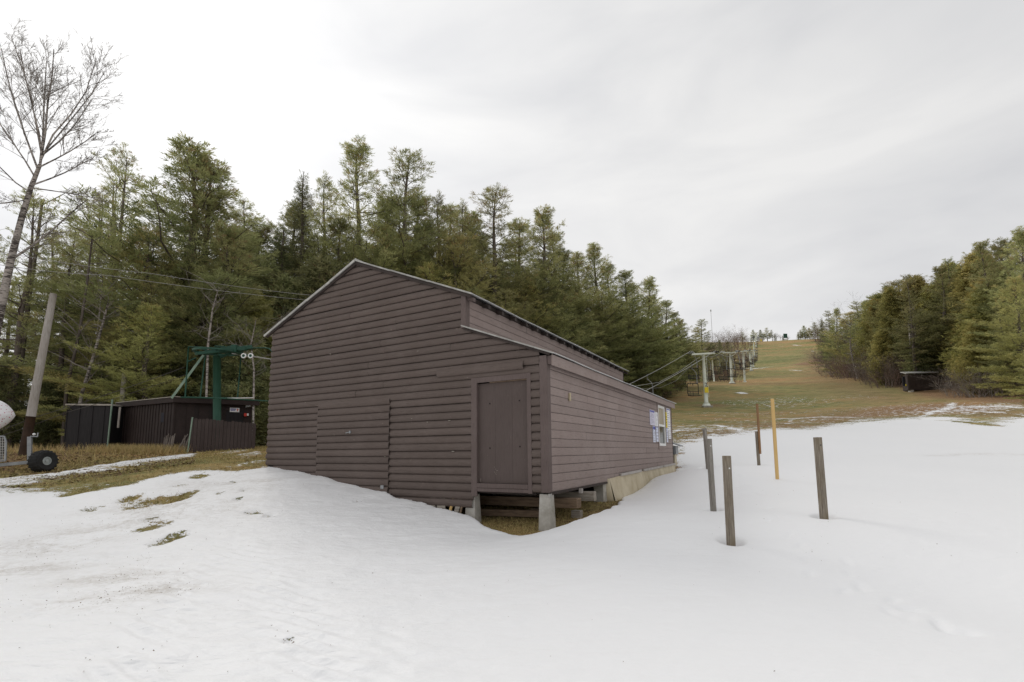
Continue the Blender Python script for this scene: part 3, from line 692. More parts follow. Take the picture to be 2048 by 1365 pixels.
# eave fascia of the lean-to, rafter tails, roof sheets
fa = MB()
cuts = [-.02, 3.3, 5.4, 6.9, D + .22]
for i, (a, b) in enumerate(zip(cuts[:-1], cuts[1:])):
    d_ = rng.normal(0, .012); fa.box(.125 + rng.normal(0, .003), .148, a + .003, b - .003, 3.275 + d_, 3.475, np.clip(rng.normal(.5, .1), .2, .8))
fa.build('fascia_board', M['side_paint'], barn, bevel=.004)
rt_ = MB(); rt_.box(.035, .124, -.02, .07, 3.29, 3.46); rt_.build('rafter_tail', M['trim_paint'], barn, bevel=.003)
y = 1.2
while y < D: rt_ = MB(); rt_.box(.03, .124, y, y + .06, 3.36, 3.46); rt_.build('rafter_tail', M['trim_paint'], barn); y += .9
y = -.0; i = 0
while y < D + .1:
    r_ = MB(); zt = roof_main(MX + .03) - .035
    r_.prism([(MX + .032, zt - .12), (MX + .20, zt - .17), (MX + .20, zt - .085), (MX + .032, zt - .012)], 1, y, y + .09, np.clip(rng.normal(.5, .2), 0, 1))
    r_.build('rafter', M['trim_paint'] if i == 0 else M['rafter'], barn); y += .62; i += 1
pu = MB(); pu.box(MX + .01, MX + .028, .12, D, 4.93, 5.02); pu.build('frieze_board', M['rafter'], barn)
def corrugated(name, x0, z0, x1, z1, ya, yb, amp=.009, pitch=.076, mat=None, th=.0035):
    n = int((yb - ya) / .0152); ys = np.linspace(ya, yb, n); m = 7; mb = MB()
    wv = amp * np.sin(ys / pitch * 2 * np.pi)
    nx, nz = -(z1 - z0), (x1 - x0); L = math.hypot(nx, nz); nx /= L; nz /= L
    if nz < 0: nx, nz = -nx, -nz
    V = []
    for o in (0, -th):
        for t_ in np.linspace(0, 1, m):
            sag = .006 * np.sin(ys * .9 + t_ * 2) + .004 * np.sin(ys * 2.3)
            V.append(np.stack([x0 + (x1 - x0) * t_ + nx * (wv + o), ys, z0 + (z1 - z0) * t_ + nz * (wv + o) + sag], 1))
    V = np.concatenate(V); q = []
    i = np.arange(m - 1)[:, None] * n; j = np.arange(n - 1)[None]
    a = np.stack([i + j, i + j + 1, i + n + j + 1, i + n + j], -1).reshape(-1, 4)
    b = a[:, ::-1] + m * n
    e = []
    for k in (0, m - 1):
        jj_ = np.arange(n - 1); e.append(np.stack([k*n + jj_, k*n + jj_ + 1, m*n + k*n + jj_ + 1, m*n + k*n + jj_], -1))
    tint = np.tile(np.repeat(rng.normal(.5, .12, n // 45 + 1), 45)[:n], 2 * m)
    mb.add(V, np.concatenate([a, b] + e), np.clip(tint, .1, .9))
    return mb.build(name, mat, barn, smooth=True)
eR = MX + .235; eL = WX - .26
corrugated('roof', RX, ZR + .015, eR, roof_main(eR) + .015, -.10, D + .25, mat=M['metal_roof'])
corrugated('roof', RX, ZR + .015, eL, roof_main(eL) + .015, -.10, D + .25, mat=M['metal_roof'])
corrugated('lean_to_roof', MX - .0, roof_lean(MX) + .01, .20, roof_lean(.20) + .01, -.09, D + .28, mat=M['metal_roof'])
# verge boards and metal edging
vb = MB()
def verge(a, b, w, h, y, n=1, jit=0.0):
    ts = np.linspace(0, 1, n + 1)
    for t0, t1 in zip(ts[:-1], ts[1:]):
        p0 = np.array([a[0] + (b[0] - a[0]) * t0, y, a[1] + (b[1] - a[1]) * t0 + rng.normal(0, jit)]); p1 = np.array([a[0] + (b[0] - a[0]) * t1, y, a[1] + (b[1] - a[1]) * t1 + rng.normal(0, jit)])
        vb.beam(p0, p1, w, h, np.clip(rng.normal(.5, .2), .1, .9))
verge((RX - .02, ZR + .0), (eL, roof_main(eL)), .03, .060, -.117, 4, .008)
verge((RX + .02, ZR + .012), (eR, roof_main(eR) + .012), .02, .034, -.112, 3, .003)
verge((MX - .05, roof_lean(MX - .05) + .008), (.20, roof_lean(.2) + .008), .02, .028, -.103, 2, .002)
vb.tube([(RX, -.12, ZR + .035), (RX, D + .25, ZR + .035)], .035, 8)
vb.build('roof_edge', M['metal_edge'], barn)
uv_ = MB(); uv_.beam((RX, -.07, ZR - .045), (eR - .05, -.07, roof_main(eR - .05) - .045), .05, .07); uv_.beam((RX, -.07, ZR - .045), (eL + .05, -.07, roof_main(eL + .05) - .045), .05, .07); uv_.beam((MX, -.06, roof_lean(MX) - .035), (.1, -.06, roof_lean(.1) - .035), .05, .05)
uv_.build('verge_rafter', M['rafter'], barn)
# concrete piers
def pier(cx_, cy_, wb, wt_, z0, z1):
    m = MB(); v = []
    for z, w in ((z0, wb), (z0 + (z1 - z0) * .5, (wb + wt_) / 2 + .004), (z1, wt_)):
        for i, j in ((-1, -1), (1, -1), (1, 1), (-1, 1)): v.append((cx_ + i * w / 2, cy_ + j * w / 2, z))
    fc_ = [[3, 2, 1, 0], [8, 9, 10, 11]]
    for k in (0, 4):
        for i in range(4): fc_.append([k + i, k + (i+1) % 4, k + 4 + (i+1) % 4, k + 4 + i])
    m.add(v, fc_); return m.build('pier', M['concrete'], barn, bevel=.012)
pier(-.085, .10, .27, .21, -.1, .79); pier(-1.80, .12, .28, .20, -.1, .73); pier(-.13, 3.32, .27, .24, .0, .82); pier(-1.9, 3.5, .3, .25, -.2, .82); pier(-4.2, .2, .3, .25, -.2, .6)
fl = MB(); fl.box(.02, .05, -.05, .05, .74, .80); fl.build('flashing', M['metal_edge'], barn)
# tan sheeting round the foundation and its batten
sk = MB(); n = 90; ys = np.linspace(3.55, D + .12, n); rows = []
for k, t_ in enumerate(np.linspace(0, 1, 9)):
    fold = .018 * np.sin(ys * 9 + t_ * 2) * t_ + .03 * np.maximum(0, np.sin(ys * 2.1 + 1)) ** 6 * t_ + .012 * np.sin(ys * 23 + 3 * t_) * t_
    topz = np.interp(ys, [3.5, 4.5, D], [.90, .93, 1.03])
    rows.append(np.stack([.045 + .16 * t_ + fold, ys, topz * (1 - t_) + .12 * t_], 1))
V = np.concatenate(rows); i = np.arange(8)[:, None] * n; j = np.arange(n - 1)[None]
sk.add(V, np.stack([i + j, i + j + 1, i + n + j + 1, i + n + j], -1).reshape(-1, 4))
sk.prism([(.045, .9), (.2, .12), (-.3, .12), (-.3, .9)], 1, 3.45, 3.549)
sk.build('foundation_sheet', M['skirt'], barn, smooth=True)
for a, b, za, zb in ((4.45, 6.6, .955, .985), (6.9, 9.6, .985, 1.02), (9.75, D + .1, 1.02, 1.05)):
    q = MB(); q.beam((.062, a, za), (.062, b, zb), .055, .07); q.build('batten', M['skirt_board'], barn, bevel=.006)
q = MB(); q.beam((.02, 0.0, .80), (.02, 3.4, .81), .05, .05); q.beam((-.3, .12, .80), (-8.0, .12, .80), .1, .08); q.build('sill_beam', M['rafter'], barn)
q = MB(); q.tube([(.05, 1.05, 2.66), (.05, 1.05, 2.83)], .026, 10); q.box(.026, .05, 1.03, 1.07, 2.7, 2.8); q.build('outlet_cover', M['skirt'], barn)

# --- things that lean, lie or hang on the barn (top level, same orientation)
def local_thing(mb, name, mat, base, label, cat, group=None, bevel=0, smooth=False):
    """mb is given in barn coordinates; the object's origin goes to base"""
    off = np.array(base, float)
    mb.v = [q - off for q in mb.v]
    o = mb.build(name, mat, None, smooth, bevel); w = bl2w(*base); o.location = w; o.rotation_euler = (0, 0, -BA)
    return tag(o, label, cat, group)
def notice(y0, y1, z0, z1, mat, head, lines, label, headmat='blue_print', x=.036):
    e = thing('notice_sheet', label, 'notice', bl2w(x, (y0 + y1) / 2, z0), -BA, 'notices around the shed window')
    yc = (y0 + y1) / 2; m = MB(); m.box(-.004, .006, y0 - yc, y1 - yc, 0, z1 - z0); m.build('sheet', M[mat], e)
    h = z1 - z0; w = y1 - y0
    if head: 
        q = MB(); q.box(.006, .009, -w * .46, w * .46, h * (1 - head), h * .97); q.build('heading', M[headmat], e)
    q = MB()
    for i in range(lines):
        z = h * (1 - head) * (1 - (i + .8) / (lines + .6)); l = rng.uniform(.5, .86) if i % 4 else .35
        q.box(.006, .008, -w * .42, -w * .42 + w * l, z, z + h * .4 / (lines + 3))
    q.build('printed_lettering', M['grey_print'] if headmat != 'ink' else M['ink'], e); return e
notice(8.10, 8.78, 2.46, 2.98, 'lilac_paper', .14, 9, 'lilac notice sheet with a blue heading, farthest from the window')
notice(8.80, 9.26, 2.45, 2.95, 'paper', .0, 12, 'large white text sheet between the lilac notice and the window')
notice(8.45, 8.80, 1.88, 2.44, 'blue_paper', .22, 7, 'narrow blue headed notice under the lilac sheet')
notice(8.92, 9.26, 1.90, 2.43, 'blue_paper', .06, 4, 'narrow pale notice with blue marks under the big white sheet')
notice(10.57, 10.78, 2.46, 3.05, 'yellow', .0, 5, 'yellow notice strip just past the window', 'ink', .052)
notice(10.56, 10.80, 1.90, 2.44, 'blue_paper', .05, 5, 'pale blue notice under the yellow strip', 'blue_print', .052)
notice(10.83, 11.42, 2.36, 3.23, 'paper', .07, 9, 'tall white notice with blue bands at the shed corner')
notice(11.0, 11.42, 2.04, 2.345, 'paper', .0, 4, 'small white sheet under the tall notice at the shed corner')
# timbers under the floor
def timber(p0, p1, w, h, mat, label, rot=0):
    mid = [(p0[i] + p1[i]) / 2 for i in range(3)]; mid[2] -= h / 2
    m = MB(); m.beam(p0, p1, w, h); return local_thing(m, 'timber_beam', M[mat], mid, label, 'timber', 'timbers stored under the shed', bevel=.01)
timber((-2.6, 1.15, .50), (.22, 1.0, .54), .22, .20, 'timber', 'dark brown squared timber sticking out beyond the corner pier')
timber((-2.2, 1.6, .58), (.30, 1.75, .62), .2, .2, 'grey_timber', 'weathered grey timber lying behind the brown one, ends past the corner pier')
timber((-2.4, .72, .27), (-.35, .95, .30), .16, .14, 'timber', 'thin dark timber lowest on the bare ground under the door')
timber((-2.2, 2.3, .60), (-.4, 2.2, .58), .2, .18, 'timber', 'dark timber deep in the shade under the shed floor')
q = MB(); q.box(-.05, .16, 1.2, 1.36, .16, .36); local_thing(q, 'timber_block', M['grey_timber'], (.05, 1.28, .16), 'short grey wood block on the ground carrying the timber ends', 'block', bevel=.015)
q = MB(); q.box(-.9, -.6, 1.0, 1.2, .15, .38); local_thing(q, 'timber_block', M['timber'], (-.75, 1.1, .15), 'dark block under the brown timber behind the door sill', 'block', bevel=.015)
q = MB(); q.box(.05, .12, 1.42, 1.5, .70, .80); local_thing(q, 'timber_offcut', M['skirt_board'], (.085, 1.46, .70), 'small pale offcut lying on top of the grey timber', 'block', bevel=.006)
for xa, w_, mat, lb, tl in ((-2.86, .17, 'grey_timber', 'widest grey board leaning under the log wall, far from the pier', .03), (-2.62, .22, 'grey_timber', 'grey board with a worn face leaning in the middle under the log wall', -.04), (-2.30, .06, 'post_new', 'thin yellow board leaning under the log wall', .05), (-2.16, .11, 'grey_timber', 'grey board leaning right beside the concrete pier under the log wall', .06), (-2.02, .04, 'timber', 'thin dark board squeezed against the concrete pier', .05)):
    m = MB(); m.beam((xa + w_ / 2 - tl, -.10, .10), (xa + w_ / 2 + tl, .02, .66), w_, .03, up=(0, 1, 0)); local_thing(m, 'plank', M[mat], (xa + w_ / 2, -.08, .10), lb, 'plank', 'boards leaning under the log wall', bevel=.004)
m = MB(); m.beam((-3.5, -.02, .42), (-2.95, -.05, .30), .12, .06); local_thing(m, 'plank', M['grey_timber'], (-3.2, -.03, .30), 'grey board lying flat on the snow under the log wall', 'plank', 'boards leaning under the log wall', bevel=.006)
# metal bin with a sloping lid behind the far corner
bn = thing('metal_bin', 'grey metal bin with sloping lid on a tan stand behind the shed corner', 'bin', bl2w(-.12, 12.5, gz(*bl2w(-.12, 12.5)[:2])), -BA, None, (.85, .85, 1.15))
m = MB(); m.box(-.28, .2, -.3, .3, .42, .72); m.build('body', M['grey_steel'], bn, bevel=.01)
m = MB(); m.prism([(-.34, .92), (.42, .70), (.42, .735), (-.34, .955)], 1, -.36, .36); m.build('lid', M['grey_steel'], bn, bevel=.005)
m = MB(); m.box(-.2, .12, -.22, .22, -.1, .42); m.build('stand', M['skirt'], bn)
# ================================================================== POSTS IN THE SNOW
def post(u, v, Y, utop, vtop, w, d, mat, label, hole=None, rz=0.3, cap=False):
    b = at(u, v, Y); b[2] = min(b[2], gz(b[0], b[1]) + .02) ; t_ = at(utop, vtop, Y)
    ln = t_ - b; o = thing('wooden_post', label, 'post', b, rz, 'posts in the snow')
    Rm = np.array([[math.cos(rz), math.sin(rz), 0], [-math.sin(rz), math.cos(rz), 0], [0, 0, 1]]); l = Rm @ ln
    m = MB(); m.beam(-l * .22, l, w, d, up=(0, 1, 0)); m.build('shaft', M[mat], o, bevel=.006)
    for h in (hole or []):
        q = MB(); c = l * h[0]; q.ring(c + np.array([0, -d / 2 - .001, 0]), (0, 1, 0), .0, .012, .006, 12); q.build('bolt_hole', M['white'] if h[1] else M['ink'], o)
    return o, l
post(1462, 1087, 7.4, 1453, 912, .092, .092, 'post_grey', 'weathered grey square post standing nearest in the snow', [(.855, 1)])
post(1648, 1035, 8.3, 1635, 875, .095, .095, 'post_grey', 'weathered square post standing alone on the open snow, a knot near its top', [(.9, 0)])
post(1427, 1023, 9.8, 1417.5, 878, .085, .085, 'post_pale', 'silver grey post with a white bolt, second from the shed', [(.9, 1)])
o, l = post(1416, 935, 14.6, 1409, 858, .085, .085, 'post_pale', 'short silver grey post partly behind another, nearest to the shed corner')
q = MB(); q.beam(l + np.array([-.09, 0, -.03]), l + np.array([.05, 0, -.0]), .05, .05); q.build('nail_head', M['post_pale'], o)
post(1555, 963, 13.6, 1544.5, 798, .088, .042, 'post_new', 'tall fresh yellow lumber post tilting to one side', None, .1)
o, l = post(1518, 933, 16.5, 1513, 863, .09, .06, 'post_grey', 'tall thin reddish stake strapped to a grey stub post')
q = MB(); q.beam(l * .35 + np.array([.035, -.055, 0]), l * .98 + np.array([.05, -.055, .95]), .07, .04, up=(0, 1, 0)); q = q.build('stake', M['post_rust'], o, bevel=.004); tag(q, 'reddish brown stake above the grey stub')

# ================================================================== LEFT: lift drive, huts, fence, trailer, poles
def GP(u, v, Y):
    P = at(u, v, Y); P[2] = gz(P[0], P[1]); return P
# utility poles
def pole(ub, vb, ut, vt, Y, Yt, r0, r1, label, dark=0):
    b = at(ub, vb, Y); b[2] = gz(b[0], b[1]); t_ = at(ut, vt, Yt); o = thing('utility_pole', label, 'pole', b, 0, 'wooden poles on the left')
    d = t_ - b; m = MB(); m.tube([d * s for s in np.linspace(dark * .97 if dark else -.1, 1, 8)], np.linspace(r0 if not dark else r0 * .97, r1, 8), 12); m.build('shaft', M['pole'], o, smooth=True)
    if dark: m = MB(); m.tube([d * s for s in np.linspace(-.08, dark, 4)], np.linspace(r0 * 1.15, r0 * .96, 4), 12); m.build('butt', M['pole_base'], o, smooth=True)
    return o, b, t_
_, plb, plt = pole(47, 915, 107, 588, 16.5, 16.5, .135, .10, 'tall leaning bleached wooden pole with a dark butt beside the trailer', .24)
pole(238, 872, 249, 748, 25.5, 25.5, .13, .11, 'short grey wooden pole rising behind the black sheathed annex')
# trailer (at the left edge)
tp = GP(84, 944, 14.6); rzt = R(20)
tr = thing('wheeled_trailer', 'grey wheeled trailer with knobby black tyre, mesh cage and speckled white shell', 'trailer', tp, rzt)
tc, ts_ = math.cos(-rzt), math.sin(-rzt)
def tl(u, v, Y):
    P = at(u, v, Y) - tp; return np.array([P[0] * tc - P[1] * ts_, P[0] * ts_ + P[1] * tc, P[2]])
wheel = bpy.data.objects.new('wheel', None); COL.objects.link(wheel); wheel.parent = tr; wheel.location = (0, 0, .31)
ax = np.array([.86, -.5, .05])
m = MB(); n = 36; sec = [(.12, -.15), (.26, -.18), (.305, -.13), (.315, 0), (.305, .13), (.26, .18), (.12, .15)]
axn = ax / np.linalg.norm(ax); u_ = np.cross(axn, [0, 0, 1.]); u_ /= np.linalg.norm(u_); w_ = np.cross(axn, u_); th = np.linspace(0, 2 * np.pi, n, endpoint=False)
V = np.concatenate([np.cos(th)[:, None] * u_ * (r + .012 * ((np.arange(n) % 2)[:, None]) * (r > .26)) + np.sin(th)[:, None] * w_ * (r + .012 * ((np.arange(n) % 2)[:, None]) * (r > .26)) + axn * o_ for r, o_ in sec])
fcs = [[k*n + i, k*n + (i+1) % n, ((k+1) % 7)*n + (i+1) % n, ((k+1) % 7)*n + i] for k in range(7) for i in range(n)]
m.add(V, fcs)
for i in range(n):
    if i % 2: continue
    a0 = th[i] + .0; 
    for sgn in (-1, 1):
        p_ = (np.cos(a0) * u_ + np.sin(a0) * w_) * .318
        q_ = (np.cos(a0 + .14 * sgn) * u_ + np.sin(a0 + .14 * sgn) * w_) * .30 + axn * .165 * sgn
        m.beam(p_ + axn * .01 * sgn, q_, .028, .03, up=p_)
m.build('tyre', M['tyre'], wheel, smooth=False)
m = MB(); m.ring(axn * .10, axn, .0, .125, .05, 24); m.ring(axn * .135, axn, .10, .128, .03, 24); m.ring(axn * .14, axn, 0, .04, .04, 12); m.build('rim', M['rim'], wheel)
fm = MB(); a = tl(58, 925, 14.6); b = tl(-60, 936, 14.0); fm.beam(a + [0.02, 0, 0], b, .12, .10); fm.beam(tl(59.5, 925, 14.6), tl(59.5, 874, 14.6), .10, .085, up=(0, 1, 0)); fm.beam(tl(60, 922, 14.6), np.array([-.05, .05, .31]), .07, .07)
fm.build('frame', M['grey_steel'], tr, bevel=.008)
fm = MB(); fm.beam(tl(61, 873, 14.6), tl(75, 873.5, 14.6), .03, .03); fm.beam(tl(75, 874, 14.6), tl(76, 866, 14.6), .025, .025, up=(0, 1, 0)); fm.build('jack_bar', M['grey_steel'], tr)
c = tl(68, 869, 14.6); fm = MB(); fm.tube([c + np.array([0, 0, z]) for z in np.linspace(-.035, .035, 6)], [.008, .03, .04, .04, .03, .008], 10); fm.build('reflector', M['white'], tr, smooth=True)
cg = MB(); Yc = 14.2
pts = [(-50, 925), (11, 922), (12.5, 884), (8.5, 873), (-50, 872)]
for p_, q_ in zip(pts[:-1], pts[1:]): cg.beam(tl(*p_, Yc), tl(*q_, Yc), .035, .035, up=(0, 1, 0))
cg.build('cage_frame', M['grey_steel'], tr)
cg = MB()
for uu in np.arange(-46, 12, 4.2): cg.beam(tl(uu, 924, Yc), tl(uu + .5, 874, Yc), .012, .012, up=(0, 1, 0))
for vv in np.arange(878, 924, 5.2): cg.beam(tl(-50, vv, Yc), tl(11.5, vv, Yc), .012, .012, up=(0, 1, 0))
cg.build('wire_mesh', M['metal_edge'], tr)
cg = MB(); cg.beam(tl(-45, 898, 14.9), tl(8, 898, 14.9), .02, .68, up=(0, 0, 1)); cg.build('cage_panel', M['backing'], tr)
# egg-shaped speckled shell on a bracket
ce = tl(-17, 831, 14.2); sh_ = MB(); nn_ = 20; V = []
for i in range(nn_ + 1):
    ph = math.pi * i / nn_ ; zz = math.cos(ph); r_ = math.sin(ph) * (1 - .22 * -zz * -1 if zz > 0 else 1 - .30 * -zz)
    for j in range(28):
        a_ = 2 * math.pi * j / 28; V.append(ce + np.array([.52 * r_ * math.cos(a_) , .36 * r_ * math.sin(a_), .47 * zz]))
fcs = [[i*28 + j, i*28 + (j+1) % 28, (i+1)*28 + (j+1) % 28, (i+1)*28 + j] for i in range(nn_) for j in range(28)]
sh_.add(V, fcs); sh_.build('speckled_shell', M['speckle'], tr, smooth=True)
sh_ = MB(); sh_.beam(ce + [0, 0, -.44], tl(-14, 925, 14.2), .08, .08, up=(0, 1, 0)); sh_.build('mast', M['grey_steel'], tr)
# green drive tower with its guard frame
dt = GP(434, 900, 20.7); dtw = thing('lift_drive_tower', 'dark green ski lift drive tower with a pipe guard frame behind the picket fence', 'lift tower', dt, 0)
def dl(u, v, Y=20.7): return at(u, v, Y) - dt
m = MB(); m.tube([dl(434, 905), dl(434, 713)], .155, 20); m.build('column', M['green'], dtw, smooth=True)
m = MB()
m.beam(dl(392, 708, 19.4), dl(478, 699, 20.9), .22, .10); m.beam(dl(410, 707, 20.2), dl(505, 695, 20.9), .30, .16); m.beam(dl(425, 703), dl(470, 693.5), .18, .12)
m.box(*[q for q in (dl(468, 697)[0], dl(478, 697)[0], -.25, .35, dl(468, 707)[2], dl(468, 692)[2])]); m.beam(dl(478, 701), dl(493, 698), .2, .12)
m.beam(dl(441, 715), dl(462, 707), .12, .09); m.beam(dl(430, 693), dl(450, 693.5), .1, .05)
m.build('head_beam', M['green'], dtw, bevel=.01)
m = MB(); cw = dl(434, 704, 20.7); m.ring(cw, (0.0, -.03, 1), .84, .92, .08, 40)
for k in range(6): m.beam(cw, cw + .85 * np.array([math.cos(k * 1.047), math.sin(k * 1.047), 0]), .05, .05)
m.build('bullwheel', M['green'], dtw)
m = MB(); m.beam(dl(343, 797, 20.0), dl(407, 711, 20.5), .09, .09); m.build('brace', M['green_pale'], dtw)
m = MB()
for pts in ([(370, 797, 20.2), (377, 694, 20.2)], [(377, 694, 20.2), (405, 695, 20.6), (437, 698, 21)], [(490, 697, 21), (530, 696, 21), (538, 697.5, 20.9), (544, 703, 20.9), (546, 712, 20.8), (542, 804, 20.8)],
            [(362, 795, 20.2), (440, 797, 19.6), (500, 800.5, 20.2), (545, 803, 20.8)], [(372, 794, 20.2), (420, 796, 21.6), (475, 796, 22)], [(400, 797, 22), (412, 700, 22)], [(475, 796, 22), (482, 712, 21.6)], [(375, 724, 20.2), (392, 716, 20.4)]):
    m.tube([dl(*p_) for p_ in pts], .03, 7)
m.build('guard_frame', M['green'], dtw, smooth=True)
for uu in (487.5, 501.5):
    m = MB(); m.ring(dl(uu, 712, 20.5), (0, 1, 0), .065, .11, .06, 20); m.build('sheave', M['white'], dtw)
    m = MB(); m.ring(dl(uu, 712, 20.5), (0, 1, 0), 0, .07, .04, 14); m.build('sheave_hub', M['green'], dtw)
m = MB(); m.beam(dl(487, 711, 20.55), dl(502, 711, 20.55), .05, .05); m.build('sheave_bar', M['green'], dtw)
# operator hut
hutA = at(342, 900, 20.9); hutB = at(236, 905, 24.0); hutC = at(500, 899, 22.4)
hb = np.array([hutA[0], hutA[1], gz(hutA[0], hutA[1])])
hut = thing('operator_hut', 'low dark brown board hut with a flat roof behind the green drive tower', 'hut', hb, 0)
def wall_between(parent, P, Q, z0, z1p, z1q, mat, name, batten=.3, th=.06):
    m = MB(); P = np.array(P[:2]); Q = np.array(Q[:2]); d = Q - P; L = np.linalg.norm(d); d /= L; nrm = np.array([d[1], -d[0]])
    def quad(a, b, o0, o1, za, zb_a, zb_b, tint=.5):
        v = []
        for o_ in (o0, o1):
            for s_, zt in ((a, None), (b, None)):
                p_ = P + d * s_ + nrm * o_; v.append((p_[0], p_[1], za)); v.append((p_[0], p_[1], zb_a if s_ == a else zb_b))
        m.add(v, [[0, 2, 3, 1], [4, 5, 7, 6], [0, 1, 5, 4], [2, 6, 7, 3], [1, 3, 7, 5], [0, 4, 6, 2]], tint)
    quad(0, L, -th, 0, z0, z1p, z1q)
    s_ = .02
    while s_ < L - .03:
        zt = z1p + (z1q - z1p) * s_ / L; quad(s_, s_ + .045, .0005, .022, z0, zt - .01, zt - .01, np.clip(rng.normal(.45, .2), 0, 1)); s_ += batten * rng.uniform(.9, 1.1)
    return m.build(name, mat, parent)
A0 = hutA - hb; B0 = hutB - hb; C0 = hutC - hb
zA = (at(342, 806, 20.9) - hb)[2]; zB = (at(236, 815, 24) - hb)[2]; zC = (at(500, 812, 22.4) - hb)[2]
wall_between(hut, B0, A0, -.3, zB, zA, M['hut'], 'side_wall'); wall_between(hut, A0, C0, -.3, zA, zC, M['hut'], 'front_wall', .42)
D0 = B0 + (C0 - A0); wall_between(hut, C0, D0, -.3, zC, zB, M['hut'], 'end_wall'); wall_between(hut, D0, B0, -.3, zB, zB, M['hut'], 'back_wall')
def slab(parent, pts, th, mat, name, over=1.06):
    c_ = np.mean(pts, 0); P_ = [c_ + (np.array(p_) - c_) * np.array([over, over, 1]) for p_ in pts]; n_ = len(P_)
    v = P_ + [p_ + np.array([0, 0, th]) for p_ in P_]; m = MB(); m.add(v, [list(range(n_))[::-1], list(range(n_, 2 * n_))] + [[i, (i+1) % n_, n_ + (i+1) % n_, n_ + i] for i in range(n_)])
    return m.build(name, mat, parent)
ez = lambda P_, z: np.array([P_[0], P_[1], z])
rf = slab(hut, [ez(A0, zA + .0), ez(C0, zC), ez(D0, zB + .1), ez(B0, zB)], .22, M['hut'], 'roof', 1.10)
slab(rf, [ez(A0, zA + .222), ez(C0, zC + .222), ez(D0, zB + .322), ez(B0, zB + .222)], .03, M['hut_roof'], 'roof_sheet', 1.115)
m = MB(); p0 = at(455, 797.5, 21.2) - hb; p1 = at(507, 796.5, 21.6) - hb; m.beam(p0, p1, .25, .04); m.build('snow_edge', M['white'], rf)
def hutface(u, v): 
    d = ray(u, v); e = (hutC - hutA)[:2]; nrm = np.array([e[1], -e[0]]); t_ = ((hutA - CAM)[:2] @ nrm) / (d[:2] @ nrm); return CAM + d * t_ - hb
e_ = (hutC - hutA); e_ /= np.linalg.norm(e_); nf = np.array([e_[1], -e_[0], 0])
def facebox(parent, u0, v0, u1, v1, mat, name, o0=.03, o1=.05, par_off=None):
    a = hutface(u0, v0); b = hutface(u1, v1); m = MB(); v = []
    for o_ in (o0, o1):
        for p_, z in ((a, b[2]), (b, b[2]), (b, a[2]), (a, a[2])): v.append(np.array([p_[0], p_[1], z]) + nf * o_)
    m.add(v, [[0, 3, 2, 1], [4, 5, 6, 7], [0, 1, 5, 4], [1, 2, 6, 5], [2, 3, 7, 6], [3, 0, 4, 7]]); return m.build(name, mat, parent)
facebox(hut, 453, 822, 483, 900, M['annex'], 'door', .024, .04); facebox(hut, 450, 818, 486, 821.8, M['hut'], 'door_lintel', .024, .07)
for uu in (390, 418, 447): facebox(hut, uu, 812, uu + 2, 900, M['backing'], 'board_gap', .02, .028)
sd_ = hutB - hutA
def side_pt(t_, z, o_=.03): 
    p_ = A0 + (B0 - A0) * t_; n_ = np.array([-(B0 - A0)[1], (B0 - A0)[0], 0.]); n_ /= np.linalg.norm(n_)
    if n_[1] > 0: n_ = -n_
    return np.array([p_[0], p_[1], z]) + n_ * o_
m = MB(); m.beam(side_pt(.16, (at(323, 845, 21.4) - hb)[2]), side_pt(.16, (at(323, 826, 21.4) - hb)[2]), .16, .05, up=(0, 1, 0)); m.build('vent', M['ink'], hut)
# sign and red box hang on the hut: their own things
sg = hutface(469, 824) + hb; so = thing('wall_sign', 'small white and blue sign above the hut door', 'sign', sg, math.atan2(e_[1], e_[0]))
m = MB(); m.box(-.19, .19, -.085, -.07, -.02, .17); m.build('board', M['white'], so)
m = MB(); m.box(-.165, .05, -.089, -.0855, .085, .135); m.box(-.15, .03, -.089, -.0855, .03, .06); m.build('blue_lettering', M['blue_print'], so); m = MB(); m.box(.10, .135, -.089, -.0855, .02, .13); m.box(.08, .155, -.089, -.0855, .09, .11); m.build('symbol', M['red'], so)
rbp = hutface(490.5, 833) + hb; ro = thing('alarm_box', 'small red and white box on the hut corner beside the door', 'box', rbp, math.atan2(e_[1], e_[0]))
m = MB(); m.box(-.06, .05, -.15, -.05, -.01, .13); m.build('case', M['red'], ro, bevel=.01); m = MB(); m.box(.061, .13, -.15, -.05, .02, .12); m.build('lamp', M['white'], ro, bevel=.01)
fl_ = hutface(500, 812) + hb; fo = thing('floodlight', 'small grey floodlight under the hut roof end', 'light', fl_, 0); m = MB(); m.prism([(-.1, -.1), (.12, -.05), (.12, .16), (-.08, .12)], 1, -.2, -.06); m.build('housing', M['grey_steel'], fo); m = MB(); m.beam((0, -.06, .1), (0, .06, .12), .03, .03); m.build('bracket', M['black'], fo)
# black annex left of the hut
aA = at(127, 891, 23.5); aB = at(216, 892, 22.8); aC = at(234, 890, 24.2)
ab = np.array([aB[0], aB[1], gz(aB[0], aB[1])]); an = thing('annex_shed', 'black sheathed lean-to box left of the brown hut', 'shed', ab, 0)
zt0 = (at(132, 811, 23.5) - ab)[2]; zt1 = (at(222, 812, 22.8) - ab)[2]; a0 = aA - ab; b0 = aB - ab; c0 = aC - ab + np.array([.2, 1.5, 0]); d0 = a0 + (c0 - b0)
wall_between(an, a0, b0, -.4, zt0, zt1, M['annex'], 'front_wall', .8); wall_between(an, b0, c0, -.4, zt1, zt1, M['annex'], 'end_wall', 5); wall_between(an, d0, a0, -.4, zt0, zt0, M['annex'], 'side_wall', 5)
slab(an, [ez(a0, zt0), ez(b0, zt1), ez(c0, zt1 + .08), ez(d0, zt0 + .08)], .07, M['hut_roof'], 'roof', 1.05)
